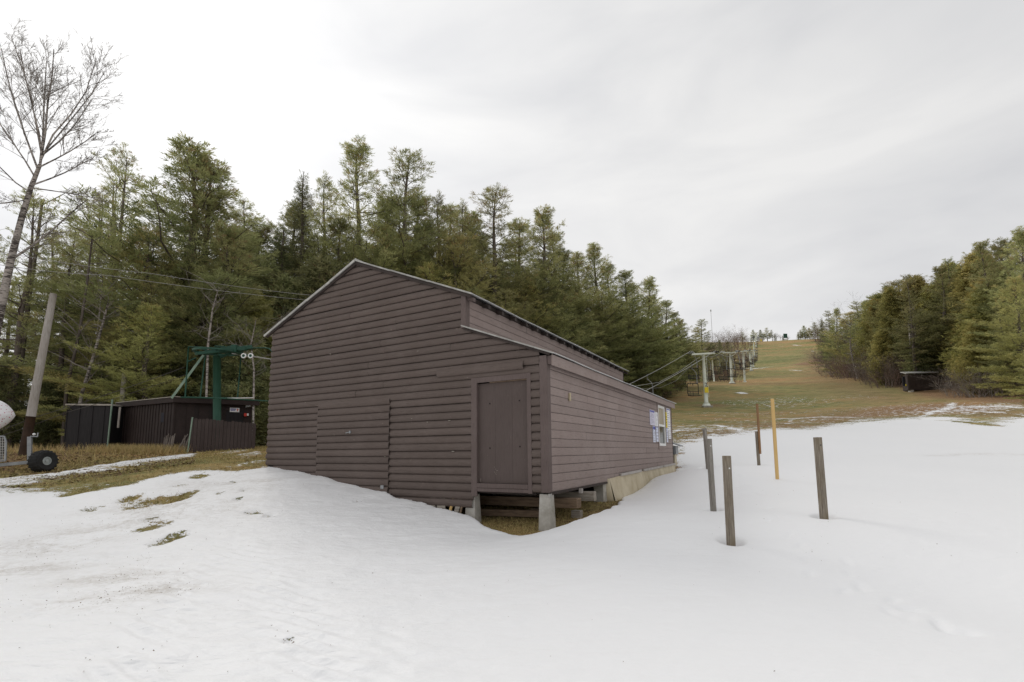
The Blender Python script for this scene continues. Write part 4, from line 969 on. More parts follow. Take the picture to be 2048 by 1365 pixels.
m = MB(); m.beam(b0 + [0.02, -.05, -.3], b0 + [.06, -.05, zt1], .05, .05, up=(0, 1, 0)); m.build('corner_trim', M['green_pale'], an)
m = MB(); p0 = at(236, 856, 23.0) - ab; p1 = at(240, 815, 23.0) - ab; m.beam(p0, p1, .09, .03, up=(0, 1, 0)); m.build('pale_board', M['pole'], an)
# picket fence
fA = at(377, 902, 19.9); fB = at(510, 899, 20.5); fb_ = np.array([fA[0], fA[1], gz(fA[0], fA[1])])
fe = thing('picket_fence', 'brown dog-eared picket fence in front of the green drive tower', 'fence', fb_, math.atan2((fB - fA)[1], (fB - fA)[0]))
Lf = float(np.linalg.norm((fB - fA)[:2])); zt0 = (at(380, 836, 19.9) - fb_)[2]; zt1 = (at(510, 848, 20.5) - fb_)[2]; zb1 = gz(fB[0], fB[1]) - fb_[2]
s_ = 0; 
while s_ < Lf:
    k = s_ / Lf; h = zt0 + (zt1 - zt0) * k + rng.normal(0, .012); b_ = zb1 * k - .1; w_ = .125
    m = MB(); m.prism([(s_, b_), (s_ + w_, b_), (s_ + w_, h - .03), (s_ + w_ - .03, h), (s_ + .03, h), (s_, h - .03)], 1, -.012 + rng.normal(0, .003), .012, np.clip(rng.normal(.5, .15), .1, .9)); m.build('picket', M['fence'], fe); s_ += .137
m = MB(); m.beam((-.03, 0, -.1), (.07, .0, zt0 + .02), .05, .05, up=(0, 1, 0)); m.build('pale_end_post', M['green_pale'], fe)
m = MB(); m.box(0, Lf, .02, .06, .35, .43); m.box(0, Lf, .02, .06, .95, 1.03); m.build('rail', M['fence'], fe)
# bundle of sticks and dead stems against the hut
sb = GP(352, 903, 20.2); st = MB()
for i in range(34):
    x0 = rng.uniform(-.55, .5); ln_ = rng.uniform(.5, .85); tlt = rng.normal(.0, .06) if x0 < -.2 or x0 > .15 else rng.normal(.28, .15); yb = rng.uniform(0, .25)
    st.tube([(x0, yb, -.05), (x0 + tlt * .5, yb + .08, ln_ * .5), (x0 + tlt, yb + .15, ln_)], [.018, .016, .012], 5, rng.random())
so_ = st.build('stick_bundle', M['sticks'], None); so_.location = sb; tag(so_, 'bundle of grey split sticks stacked against the hut beside the fence', 'sticks')

# overhead wires
def wire(pts, r, mat, name, label, cat='wire', sag=0, group=None, n=24):
    P = []
    for a, b in zip(pts[:-1], pts[1:]):
        for t_ in np.linspace(0, 1, n, endpoint=False): P.append(np.array(a) * (1 - t_) + np.array(b) * t_ - np.array([0, 0, sag * 4 * t_ * (1 - t_)]))
    P.append(np.array(pts[-1])); o_ = np.array(pts[0]); m = MB(); m.tube(np.array(P) - o_, r, 6); ob = m.build(name, mat, None, smooth=True); ob.location = o_
    return tag(ob, label, cat, group)
wire([at(-60, 492, 20), at(300, 547, 23), at(690, 597, 27)], .011, M['pale_wire'], 'overhead_wire', 'upper pale overhead wire running from the left trees to behind the shed', sag=.12, group='overhead wires')
wire([at(-60, 520, 20), at(215, 551, 22.3), at(690, 607, 27)], .011, M['pale_wire'], 'overhead_wire', 'lower pale overhead wire running from the left trees to behind the shed', sag=.12, group='overhead wires')
wire([at(-60, 878, 15.8), at(60, 838, 16.6), at(368, 735, 20.3)], .011, M['wire'], 'guy_wire', 'upper thin brown cable from the leaning pole up to the green guard frame', sag=.06, group='guy cables')
wire([at(-60, 890, 15.8), at(130, 826, 17.2), at(376, 748, 20.3)], .009, M['wire'], 'guy_wire', 'lower thin brown cable passing over the black annex', sag=.06, group='guy cables')

# ================================================================== CHAIRLIFT
TW = [(1413, 812, 1405.5, 709, 55), (1464, 769, 1460.5, 706, 88), (1489.5, 762, 1486, 703.5, 115), (1502.5, 741, 1498, 702, 150), (1506.5, 733, 1503.5, 702, 190), (1509, 711, 1506, 681, 240), (1512, 690, 1509.5, 667, 285), (1514, 683, 1512, 666, 312)]
ordn = ['second', 'third', 'fourth', 'fifth', 'sixth', 'seventh', 'eighth']
tops = []
for i, (ub, vb, ut, vt, Y) in enumerate(TW):
    b = at(ub, vb, Y); zg = gz(b[0], b[1]); b[2] = zg if i else zg; t_ = at(ut, vt, Y)
    lab = 'nearest pale green lift tower, with a yellow plate and a black number' if i == 0 else f'pale green lift tower, {ordn[i-1]} one up the slope'
    if i == 7: lab = 'last pale green lift tower, on the crest at the top of the lift line'
    o = thing('lift_tower', lab, 'lift tower', b, 0, 'lift towers up the slope')
    H = t_[2] - b[2]; k = max(.8, min(H / 5.8, 1.6)); wd_ = .22 * (1 + .25 * (i > 2))
    lean = np.array([t_[0] - b[0], 0, H]) ; lean[0] *= .5
    m = MB(); m.tube([lean * s for s in (0, .35, .7, 1.0)], [wd_ * 1.05, wd_ * .95, wd_ * .85, wd_ * .72], 14); m.build('shaft', M['tower'], o, smooth=True)
    m = MB(); m.box(-.52, .52, -.52, .52, -.5, .12); m.build('foot', M['tower_foot'], o, bevel=.03)
    m = MB(); m.tube([(0, 0, .12), (0, 0, .3), (0, 0, .5)], [.48, .40, .28], 14); m.build('flange', M['tower'], o, smooth=True)
    hw = 1.35; top = lean
    m = MB(); m.beam(top + [-hw, 0, -.02], top + [hw, 0, .06 if i else .10], .22, .20, up=(0, 0, 1)); m.build('crossarm', M['tower'], o, bevel=.02)
    for s_ in (-1, 1):
        c_ = top + np.array([s_ * (hw + .02), 0, .02 + .04 * s_])
        m = MB(); m.beam(c_ + [0, -.9, .02], c_ + [0, .9, .30], .06, .12); m.build('sheave_beam', M['tower'] if s_ < 0 else M['black'], o)
        for q in (-.75, -.25, .25, .75):
            m = MB(); m.ring(c_ + np.array([s_ * .07, q, .16 + .155 * q + .03]), (1, 0, 0), .03, .115, .06, 14); m.build('sheave', M['black'] if s_ > 0 else M['grey_steel'], o)
    if i < 4:
        m = MB()
        for q in np.arange(1.2, H - .3, .42): 
            p_ = lean * (q / H); m.beam(p_ + [-.0, -wd_ - .03, 0], p_ + [.24, -wd_ - .03, 0], .025, .025, up=(0, 1, 0))
        m.beam(lean * (1.1 / H) + [.24, -wd_ - .03, 0], lean * ((H - .3) / H) + [.24, -wd_ - .03, 0], .025, .025, up=(0, 1, 0))
        m.build('ladder', M['tower'], o)
    if i == 0:
        z0 = (at(1412, 789, 55) - b)[2]; z1 = (at(1412, 768, 55) - b)[2]; p_ = lean * ((z0 + z1) / 2 / H)
        m = MB(); m.box(p_[0] - .22, p_[0] + .22, -wd_ - .09, -wd_ - .06, z0 + .15, z0 + .15 + .62); m.build('yellow_plate', M['yellow'], o)
        cu = bpy.data.curves.new('digit', 'FONT'); cu.body = '2'; cu.size = .62; cu.align_x = 'CENTER'; cu.extrude = .01
        to = bpy.data.objects.new('tmp', cu); COL.objects.link(to); bpy.context.view_layer.update(); me = bpy.data.meshes.new_from_object(to); bpy.data.objects.remove(to)
        no = bpy.data.objects.new('number', me); COL.objects.link(no); me.materials.clear(); me.materials.append(M['ink']); no.parent = o; no.location = (p_[0], -wd_ - .07, z0 + .86); no.rotation_euler = (R(90), 0, 0)
    tops.append(b + lean)
HW = 1.42
# the haul rope: low behind the shed, over every tower, two sides
def side(s_):
    st_ = at(500, 712, 20.6) if s_ > 0 else at(452, 706, 20.9)
    return [st_, at(1170 + (25 if s_ > 0 else -10), 828 if s_ > 0 else 812, 38.5)] + [t_ + np.array([s_ * HW, 0, .40]) for t_ in tops]
ropes = {}
for s_, lb in ((-1, 'far steel haul rope on the wood side of the lift towers'), (1, 'near steel haul rope on the open slope side of the lift towers')):
    pts = side(s_); P = []
    for k, (a, b) in enumerate(zip(pts[:-1], pts[1:])):
        sg_ = (.0, .28, .9, .8, .9, .9, .9, .8, .4)[k]
        for t_ in np.linspace(0, 1, 20, endpoint=False): P.append(a * (1 - t_) + b * t_ - np.array([0, 0, sg_ * 4 * t_ * (1 - t_)]))
    P.append(pts[-1]); P = np.array(P); ropes[s_] = P
    m = MB(); m.tube(P - P[0], .021 if s_ > 0 else .019, 6); o = m.build('haul_rope', M['rope'], None, smooth=True); o.location = P[0]; tag(o, lb, 'cable', 'haul ropes of the lift')
def rope_at(s_, Y):
    P = ropes[s_]; k = np.searchsorted(P[:, 1], Y) - 1; t_ = (Y - P[k, 1]) / (P[k+1, 1] - P[k, 1]); return P[k] * (1 - t_) + P[k+1] * t_
wire([at(1180, 776, 40), at(1262, 774, 44), at(1318, 765, 48), at(1362, 741, 52), at(1400, 714, 55)], .016, M['rope'], 'signal_cable', 'slack pale cable sagging between the two haul ropes toward the nearest tower', 'cable', group='slack cables', n=8)
wire([at(1180, 772, 40), at(1262, 779, 44), at(1320, 776, 48), at(1352, 762, 51), at(1372, 741, 54), at(1398, 722, 55)], .013, M['pale_wire'], 'signal_cable', 'lowest slack dark cable sagging below the haul ropes', 'cable', group='slack cables', n=8)
for (a, b, t0_) in ((0, 1, .6), (1, 2, .5), (2, 3, .5)):
    wire([tops[a] + np.array([.3, 0, .1]), tops[b] + np.array([.3, 0, .1])], .018, M['wire'], 'signal_cable', f'slack cable between the {["nearest and second", "second and third", "third and fourth"][a]} lift towers', 'cable', sag=1.2, group='slack cables')
# chairs
def make_chair():
    o = thing('lift_chair', 'x', 'lift chair', (0, 0, 0), 0, 'chairs on the lift')
    m = MB(); m.beam((0, 0, -.05), (0, 0, .10), .05, .12, up=(0, 1, 0)); m.tube([(0, 0, 0), (.0, 0, -.35), (.42, 0, -.75), (.50, 0, -1.2), (.50, 0, -1.95)], .036, 7); m.build('hanger', M['grey_steel'], o, smooth=True)
    m = MB(); T_ = [(-.62, 0, -1.95), (.60, 0, -1.95)]
    for x in (-.62, .62):
        m.tube([(x * .9, 0, -1.93), (x, .02, -2.05), (x, .04, -2.9), (x, -.1, -3.22), (x, -.5, -3.26)], .042, 6)
        m.tube([(x, .03, -2.72), (x, -.30, -2.74), (x, -.45, -2.82), (x, -.45, -3.25)], .022, 6)
    m.tube([(-.56, 0, -1.93), (.56, 0, -1.93)], .042, 6); m.tube([(0, 0, -1.93), (0, 0, -2.2)], .032, 6)
    m.build('frame', M['black'], o, smooth=True)
    m = MB()
    for z in (-2.78, -2.95, -3.10): m.beam((-.6, .04, z), (.6, .04, z), .02, .055, up=(0, 0, 1))
    m.beam((0, .04, -2.7), (0, .0, -3.2), .03, .03, up=(0, 1, 0)); m.build('backrest', M['black'], o)
    m = MB()
    for y in (-.06, -.18, -.30, -.42): m.beam((-.6, y, -3.25), (.6, y, -3.25), .09, .03)
    m.build('seat', M['black'], o); return o
ch0 = make_chair(); first = True
spots = [(1, 50.6, 'large black chairlift chair hanging in front of the nearest lift tower'), (-1, 47.0, 'black chairlift chair low against the dark trees left of the nearest tower'), (-1, 56.0, 'chairlift chair hanging just left behind the nearest tower'), (1, 43.0, 'chairlift chair mostly hidden behind the lean-to roof of the shed')]
for Y in np.arange(62, 300, 11.5): spots.append((1, float(Y), None)); spots.append((-1, float(Y) + 5.5, None))
rk = {1: 0, -1: 0}
for s_, Y, lb in spots:
    if Y > 305: continue
    c = ch0 if first else copy_tree(ch0); first = False
    P = rope_at(s_, Y); c.location = P; c.rotation_euler = (0, 0, rng.normal(.12, .06)) 
    if lb is None:
        rk[s_] += 1
        lb = f'small black lift chair, {["first","second","third","fourth","fifth","sixth","seventh","eighth","ninth","tenth","eleventh","twelfth","thirteenth","fourteenth","fifteenth","sixteenth","seventeenth","eighteenth","nineteenth","twentieth","twenty-first","twenty-second"][rk[s_]-1]} past the nearest tower on the {"open slope" if s_ > 0 else "wood"} side rope'
    c['label'] = lb
# stray poles beside the lift line
for ub, vb, ut, vt, Y, r_, mt, lb in ((1428.5, 762, 1424, 716, 105, .16, 'tower', 'plain thin white pole between the first two lift towers by the wood'), (1364, 768, 1360, 713, 84, .13, 'green', 'slim dark green pole against the dark trees left of the nearest tower')):
    b = at(ub, vb, Y); b[2] = gz(b[0], b[1]); t_ = at(ut, vt, Y); o = thing('pole', lb, 'pole', b, 0)
    m = MB(); m.tube([(0, 0, -.3), (t_ - b) * .5, t_ - b], [r_, r_ * .9, r_ * .75], 10); m.build('shaft', M[mt], o, smooth=True)
    m = MB(); m.tube([t_ - b, t_ - b + np.array([0, 0, .12])], [r_ * .9, r_ * .5], 10); m.build('cap', M['black'], o)
# hilltop: board on posts, leaning white pipes, low hut, mast
b = GP(1571, 676, 322); o = thing('hilltop_board', 'dark green board standing on posts on the crest of the slope', 'sign', b, 0)
m = MB(); m.box(-1.25, 1.25, -.2, .2, 1.6, 4.6); m.build('board', M['green'], o); m = MB(); m.box(-1.5, -1.1, -.15, .15, -.5, 1.6); m.box(1.1, 1.5, -.15, .15, -.5, 1.6); m.build('post', M['pole'], o); m = MB(); m.box(-.9, 1.1, -.6, .1, -.2, 1.0); m.build('base_box', M['white'], o)
for ua, va, ub, vb, lb in ((1624, 672, 1611.5, 658, 'left one of two white pipes leaning on the crest'), (1626, 671, 1618, 656, 'right one of two white pipes leaning on the crest')):
    p0 = at(ua, va, 318); p0[2] = gz(p0[0], p0[1]); p1 = at(ub, vb, 318); o = thing('leaning_pipe', lb, 'pipe', p0, 0, 'white pipes leaning on the crest'); m = MB(); m.tube([(0, 0, 0), p1 - p0], .28, 8); m.build('pipe', M['white'], o, smooth=True); m = MB(); m.tube([(0, 0, -.4), (0, 0, .4)], .5, 8); m.build('foot', M['grey_steel'], o)
b = GP(1521, 682, 318); o = thing('top_hut', 'tiny pale hut with a yellow front beside the last lift tower', 'hut', b, 0)
m = MB(); m.box(-1.3, 1.3, -1, 1, -.6, 1.9); m.build('wall', M['skirt_board'], o); m = MB(); m.prism([(-1.6, 1.9), (1.6, 1.9), (1.5, 2.2), (-1.2, 2.4)], 1, -1.2, 1.2); m.build('roof', M['white'], o); m = MB(); m.box(-.6, .3, -1.1, -1.01, .1, 1.2); m.build('front_panel', M['yellow'], o)
b = at(1424.5, 668, 420); t_ = at(1421.5, 620, 420); b[2] = gz(b[0], b[1]); o = thing('radio_mast', 'very thin radio mast rising above the bare hilltop trees', 'mast', b, 0)
m = MB(); d = t_ - b; m.tube([(0, 0, 0), d], [.22, .14], 5); m.build('mast', M['grey_steel'], o); m = MB(); m.tube([d * .97, d * 1.0], .5, 8); m.build('antenna', M['grey_steel'], o)
# small shed at the wood edge (right)
sA = at(1817, 779, 61); sB = at(1879, 776, 62.5); sC = at(1806, 776, 63.2)
b = np.array([sA[0], sA[1], gz(sA[0], sA[1])]); o = thing('small_shed', 'small dark brown shed with pale flat roof on blocks at the wood edge', 'shed', b, 0)
a0 = np.zeros(3); b0 = sB - sA; c0 = sC - sA; d0 = b0 + c0; zt = (at(1817, 748.5, 61) - b)[2]; zl = .3
wall_between(o, a0, b0, zl, zt, zt - .05, M['small_shed'], 'front_wall', .5); wall_between(o, c0, a0, zl, zt - .05, zt, M['small_shed'], 'side_wall', .35); wall_between(o, d0, c0, zl, zt, zt, M['small_shed'], 'back_wall', 2); wall_between(o, b0, d0, zl, zt, zt, M['small_shed'], 'end_wall', 2)
m = MB(); m.beam(c0 * .5 + [-.06, -.04, zl + .4], c0 * .5 + [-.06, -.04, zt - .4], .55, .04, up=(0, 1, 0)); m.build('doorway', M['ink'], o)
m = MB(); q_ = c0 * .3 + [-.07, -.05, zl + .55]; m.box(q_[0] - .12, q_[0] + .12, q_[1] - .08, q_[1] - .03, q_[2] - .12, q_[2] + .12); m.build('pale_box', M['yellow'], o)
slab(o, [a0 + [0, 0, zt], b0 + [0, 0, zt + .02], d0 + [0, 0, zt + .1], c0 + [0, 0, zt + .06]], .10, M['metal_roof'], 'roof', 1.07)
for k_ in (.1, .55, .93):
    m = MB(); p_ = b0 * k_; zz = gz(sA[0] + p_[0], sA[1] + p_[1]) - b[2]; m.box(p_[0] - .2, p_[0] + .2, p_[1] - .05, p_[1] + .35, zz - .2, zl); m.build('block', M['concrete'], o)
# ================================================================== VEGETATION
def blades(P, Dv, nb, length, width, spread, tint, r):
    """nb thin needles per tuft, opening round the tuft's direction"""
    n = len(P); P = np.repeat(P, nb, 0); Dv = np.repeat(Dv, nb, 0); T_ = np.repeat(tint, nb)
    d = Dv + r.normal(0, spread, (n * nb, 3)); d /= np.linalg.norm(d, axis=1, keepdims=True)
    s = np.cross(d, r.normal(0, 1, (n * nb, 3))); s /= np.maximum(np.linalg.norm(s, axis=1, keepdims=True), 1e-6)
    L = length * r.uniform(.6, 1.25, (n * nb, 1)); P = P + r.normal(0, length * .22, P.shape)
    w = width * r.uniform(.7, 1.3, (n * nb, 1))
    V = np.stack([P, P + d * L * .55 + s * w, P + d * L, P + d * L * .45 - s * w], 1).reshape(-1, 3)
    F = np.arange(n * nb * 4).reshape(-1, 4)
    return V, F, np.repeat(T_ + r.normal(0, .07, len(T_)), 4)
def conifer(seed, H, zb, Lmax, shape='pine', dens=1.0, nb=11, bl=.22, bw=.0135, gap=.10, spacing=None, top_up=1.05, open_=.0):
    r = np.random.default_rng(seed); limbs = MB(); tp = []; td = []; tt = []
    n = 16; zz = np.linspace(0, H, n); lat = np.cumsum(r.normal(0, .05, (n, 2)), 0) * (H / 20); lat[0] = 0
    tpath = np.column_stack([lat, zz]); r0 = H * .0105 + .03
    limbs.tube(np.vstack([[0, 0, -.6], tpath]), np.concatenate([[r0 * 1.25], r0 * (1 - zz / H) ** .8 + .012]), 9)
    tx = lambda z: np.array([np.interp(z, zz, lat[:, 0]), np.interp(z, zz, lat[:, 1]), z])
    z = zb * H; sp = spacing or {'pine': .47, 'cedar': .18, 'spruce': .30}[shape]; lop = r.uniform(0, 6.28); lopk = r.uniform(.05, .25)
    while z < H * .985:
        t = (z - zb * H) / (H * (1 - zb))
        if shape == 'pine': prof = Lmax * (.08 + 1.06 * (1 - t) ** .74 * min(1, .6 + t * 2.0)) * r.uniform(.65, 1.25); nb_ = r.integers(5, 8)
        elif shape == 'cedar': prof = Lmax * (min(1, .55 + t * 2.5)) * (1 - t) ** .62 + .12; nb_ = r.integers(6, 9)
        else: prof = Lmax * (1 - t) ** .85 + .12; nb_ = r.integers(5, 8)
        ph = r.uniform(0, 6.28)
        for b in range(nb_):
            if r.random() < gap * (1.6 if t < .25 else .8): continue
            az = ph + b * 6.283 / nb_ + r.normal(0, .25); L = prof * r.uniform(.55, 1.12) * (1 + lopk * math.cos(az - lop))
            ca, sa = math.cos(az), math.sin(az)
            if shape == 'pine': e0 = -.10 + (top_up) * t ** 1.15 + r.normal(0, .12); up = .10 + .12 * t; dr = .0
            elif shape == 'cedar': e0 = .35 + .45 * t + r.normal(0, .12); up = .10; dr = .30
            else: e0 = .10 + .55 * t ** 2 - .30 * (1 - t) + r.normal(0, .07); up = .16; dr = .16
            zo = r.normal(0, sp * .25); base = tx(min(max(z + zo, 0), H)); s = np.linspace(0, 1, 6)
            path = base + np.outer(s * L, [ca * math.cos(e0), sa * math.cos(e0), math.sin(e0)]) + np.outer(L * (up * s ** 2.2 - dr * s * (1 - s)), [0, 0, 1.]) 
            path[1:, :2] += r.normal(0, .03 * L, (5, 2))
            rr = .010 * L + .010
            limbs.tube(path, np.linspace(rr, .006, 6), 4, r.random(), cap=False)
            bt = np.clip(r.normal(.45, .16) + .12 * t, .05, .9)
            if L < .35:
                tp.append(path[-1:]); td.append(np.array([[ca * .3, sa * .3, .9]])); tt.append(np.array([bt])); continue
            if shape == 'pine':
                st_ = .27 / dens ; s0 = (.18 + .20 * max(t - .35, 0) + .10 * (1 - t) + open_) if L > 1.0 else .10
                for q in np.arange(s0, 1.0, st_ / L):
                    for sg in (-1, 1):
                        if r.random() < .12: continue
                        l = (.16 + .42 * L * (1.08 - q) * (.6 + .5 * q)) * r.uniform(.6, 1.25); l = min(l, 1.7)
                        a2 = az + sg * r.uniform(.55, 1.15); p0 = np.array([np.interp(q, s, path[:, k]) for k in range(3)])
                        m_ = max(2, int(l / .135)); f_ = (np.arange(m_) + .6) / m_; dz = e0 * .5 + r.uniform(-.02, .28)
                        pts = p0 + np.outer(f_ * l, [math.cos(a2), math.sin(a2), dz]) + r.normal(0, .04, (m_, 3))
                        tp.append(pts); td.append(np.tile([math.cos(a2) * .8, math.sin(a2) * .8, .42 + .3 * t], (m_, 1))); tt.append(bt + r.normal(0, .10, m_))
                        if l > .7 and r.random() < .35: limbs.tube(np.array([p0, p0 + np.array([math.cos(a2), math.sin(a2), dz]) * l * .9]), [.008, .004], 3, r.random(), cap=False)
                tp.append(path[-1:]); td.append(np.array([[ca, sa, .5]])); tt.append(np.array([bt + .1]))
            elif shape == 'cedar':
                m_ = int(9.5 * L / .55 * dens) + 2; q = r.uniform(.25, 1.05, m_) ** .8; pts = np.column_stack([np.interp(q, s, path[:, k]) for k in range(3)]) + r.normal(0, .10 + .06 * L, (m_, 3))
                tp.append(pts); td.append(np.tile([ca * .55, sa * .55, .1], (m_, 1)) + r.normal(0, .25, (m_, 3)) - np.array([0, 0, .2])); tt.append(bt + r.normal(0, .12, m_))
            else:
                m_ = int(L / .07 * dens) + 2; q = np.linspace(.12, 1, m_); pts = np.column_stack([np.interp(q, s, path[:, k]) for k in range(3)])
                wv = r.normal(0, 1, m_) * .26 * (1.1 - q) * L ** .6; pts = pts + np.outer(wv, [-sa, ca, 0]) - np.outer(np.abs(wv) * .35, [0, 0, 1]) + r.normal(0, .03, (m_, 3))
                tp.append(pts); td.append(np.outer(np.sign(wv), [-sa, ca, 0]) * .5 + np.array([ca * .7, sa * .7, -.15])); tt.append(bt + r.normal(0, .10, m_))
        z += sp * r.uniform(.75, 1.25) * ((1.0 + .55 * (.45 < t < .9) if t < .9 else .7) if shape == 'pine' else (1.0 if t < .8 else .7))
    P = np.concatenate(tp); Dv = np.concatenate(td); T_ = np.clip(np.concatenate(tt), .02, .96)
    if shape == 'pine':                       # brown cones near the top
        T_ = np.where((P[:, 2] > H * .8) & (r.random(len(P)) < .10), 1.0, T_)
    P = P + np.array([0, 0, 0]); V, F, A = blades(P, Dv, nb, bl, bw, {'pine': .48, 'cedar': .5, 'spruce': .42}[shape], T_, r)
    cr = MB(); cr.add(V, F, A); return cr, limbs
def protomesh(kind, seed, H, zb, Lmax, cmat, **kw):
    cr, lm = conifer(seed, H, zb, Lmax, **kw)
    return (lm.mesh(kind + '_trunk', M['bark'], True), cr.mesh(kind + '_crown', cmat), H, Lmax)
def bare(seed, H, kind='tree', spread=.5, n0=1, r0=None, levels=4, twig=1.0, trunk=None, up=.25):
    """leafless tree or shrub: returns trunk mesh builder and branch mesh builder"""
    r = np.random.default_rng(seed); tr_m = MB(); br = MB(); cnt = [0]
    def grow(p, d, L, rad, lev, mb):
        nseg = 5 if lev == 0 else 4 if lev < 3 else 3
        path = [p]; dd = d.copy()
        for i in range(nseg):
            dd = dd + r.normal(0, .09 + .05 * lev, 3) + np.array([0, 0, up * .22 * (lev > 0)]); dd /= np.linalg.norm(dd); path.append(path[-1] + dd * L / nseg)
        path = np.array(path); rads = np.linspace(rad, rad * (.45 if lev < levels else .3), nseg + 1)
        mb.tube(path, np.maximum(rads, .0035), 8 if lev == 0 else 5 if lev == 1 else 3, r.random(), cap=False)
        if lev >= levels or cnt[0] > 9000: return
        nch = {0: 12, 1: 8, 2: 6, 3: 4}.get(lev, 3); nch = max(2, int(nch * twig * r.uniform(.75, 1.25)))
        for c in range(nch):
            q = r.uniform(.30 if lev else .32, 1.0) if c else 1.0
            i = q * nseg; k = min(int(i), nseg - 1); p2 = path[k] + (path[k+1] - path[k]) * (i - k); d2 = path[k+1] - path[k]; d2 /= np.linalg.norm(d2)
            pr = r.normal(0, 1, 3); pr -= d2 * (pr @ d2); pr /= np.linalg.norm(pr)
            sp = spread * r.uniform(.6, 1.3) * (.5 if c == 0 else 1); d3 = d2 * math.cos(sp) + pr * math.sin(sp); cnt[0] += 1
            grow(p2, d3, L * r.uniform(.38, .66) * (1.15 - .4 * q if lev == 0 else 1), max(rad * (1 - .5 * q) * r.uniform(.35, .6), .004), lev + 1, br)
    if kind == 'tree':
        if trunk is None: grow(np.array([0, 0, -.3]), np.array([r.normal(0, .05), r.normal(0, .05), 1.]), H * .62, r0 or H * .011, 0, tr_m)
    else:
        for i in range(n0):
            a = r.uniform(0, 6.28); rd = math.sqrt(r.random()) * H * .35; tl_ = r.uniform(.05, .45)
            grow(np.array([rd * math.cos(a), rd * math.sin(a), -.15]), np.array([math.cos(a) * tl_, math.sin(a) * tl_, 1.]) , H * r.uniform(.5, .85), r0 or .02, 2, br)
    return tr_m, br, grow
# --- the prototypes (mesh data only)
PR = {}
PR['pine_a'] = protomesh('pine', 11, 22, .12, 4.1, M['pine'], dens=1.0, gap=.14)
PR['pine_b'] = protomesh('pine', 12, 21, .20, 3.9, M['pine'], dens=1.0, gap=.20, spacing=.56, top_up=.85)
PR['pine_c'] = protomesh('pine', 13, 20, .10, 4.1, M['pine'], dens=1.05, top_up=1.2)
PR['pine_d'] = protomesh('pine', 14, 22, .30, 3.4, M['pine'], dens=.95, gap=.16, spacing=.58)
PR['pine_y'] = protomesh('pine', 15, 14, .05, 3.6, M['pine_yellow'], dens=1.05)
PR['pine_s'] = protomesh('pine', 16, 20, .28, 3.6, M['pine'], dens=.75, gap=.26, spacing=.66, open_=.15)
PR['spruce_a'] = protomesh('spruce', 21, 20, .06, 3.3, M['spruce'], shape='spruce', nb=7, bl=.17, bw=.011)
PR['spruce_b'] = protomesh('spruce', 22, 16, .03, 2.6, M['spruce'], shape='spruce', nb=7, bl=.17, bw=.012)
PR['cedar_a'] = protomesh('cedar', 31, 13, .04, 2.1, M['cedar'], shape='cedar', nb=7, bl=.22, bw=.022)
PR['cedar_b'] = protomesh('cedar', 32, 12, .03, 2.4, M['cedar'], shape='cedar', nb=7, bl=.22, bw=.022)
PR['cedar_c'] = protomesh('cedar', 33, 12, .03, 1.9, M['cedar_brown'], shape='cedar', nb=7, bl=.20, bw=.022)
PR['cedar_g'] = protomesh('cedar', 34, 9, .02, 2.0, M['spruce'], shape='cedar', nb=7, bl=.22, bw=.022)
def bareproto(seed, H, mat, **k):
    a, b, _ = bare(seed, H, **k)
    return (a.mesh('trunk', mat, True), b.mesh('branches', mat, True), H, H * .3)
PR['bare_a'] = bareproto(41, 12, M['twig'], spread=.5, levels=4, twig=.95)
PR['bare_b'] = bareproto(42, 11, M['twig_red'], spread=.42, levels=4, twig=.95)
PR['bare_c'] = bareproto(43, 13, M['twig_pale'], spread=.38, levels=4, twig=.8)
def shrubproto(seed, H, mat, n0): _, b, _ = bare(seed, H, kind='shrub', n0=n0, spread=.55, levels=4, r0=.016, twig=.9); return b.mesh('stems', mat, True)
SH = {'shrub_a': (shrubproto(51, 2.6, M['twig'], 26), 2.6), 'shrub_b': (shrubproto(52, 2.4, M['twig_red'], 26), 2.4), 'shrub_c': (shrubproto(53, 2.6, M['twig_pale'], 22), 2.6)}
NAMES = {'pine': 'pine_tree', 'spruce': 'spruce_tree', 'cedar': 'cedar_tree', 'bare': 'bare_tree'}
def tree(proto, u, vtop, Y, label, group=None, wide=1.0, base=None, rz=None):
    tm, cm, H, Lm = PR[proto]; q = at(u, vtop, Y); z0 = gz(q[0], q[1]) if base is None else base
    h = max(q[2] - z0, 1.0); s = h / H
    kind = proto.split('_')[0]
    o = thing(NAMES[kind], label, 'tree', (q[0], q[1], z0 - .05), rng.uniform(0, 6.28) if rz is None else rz, group)
    wk = wide * (1.5 if kind == 'pine' else 1.15); o.scale = (s * wk, s * wk, s)
    for nm, me in (('trunk', tm), ('crown' if kind != 'bare' else 'branches', cm)):
        c = bpy.data.objects.new(nm, me); COL.objects.link(c); c.parent = o
    return o
def shrub(kind, u, v, Y, h, label, group=None, wide=1.0):
    me, H = SH[kind]; q = at(u, v, Y); z = gz(q[0], q[1]); o = bpy.data.objects.new('shrub', me); COL.objects.link(o)
    o.location = (q[0], q[1], z); s = h / H; o.scale = (s * wide, s * wide, s); o.rotation_euler = (0, 0, rng.uniform(0, 6.28)); return tag(o, label, 'shrub', group)

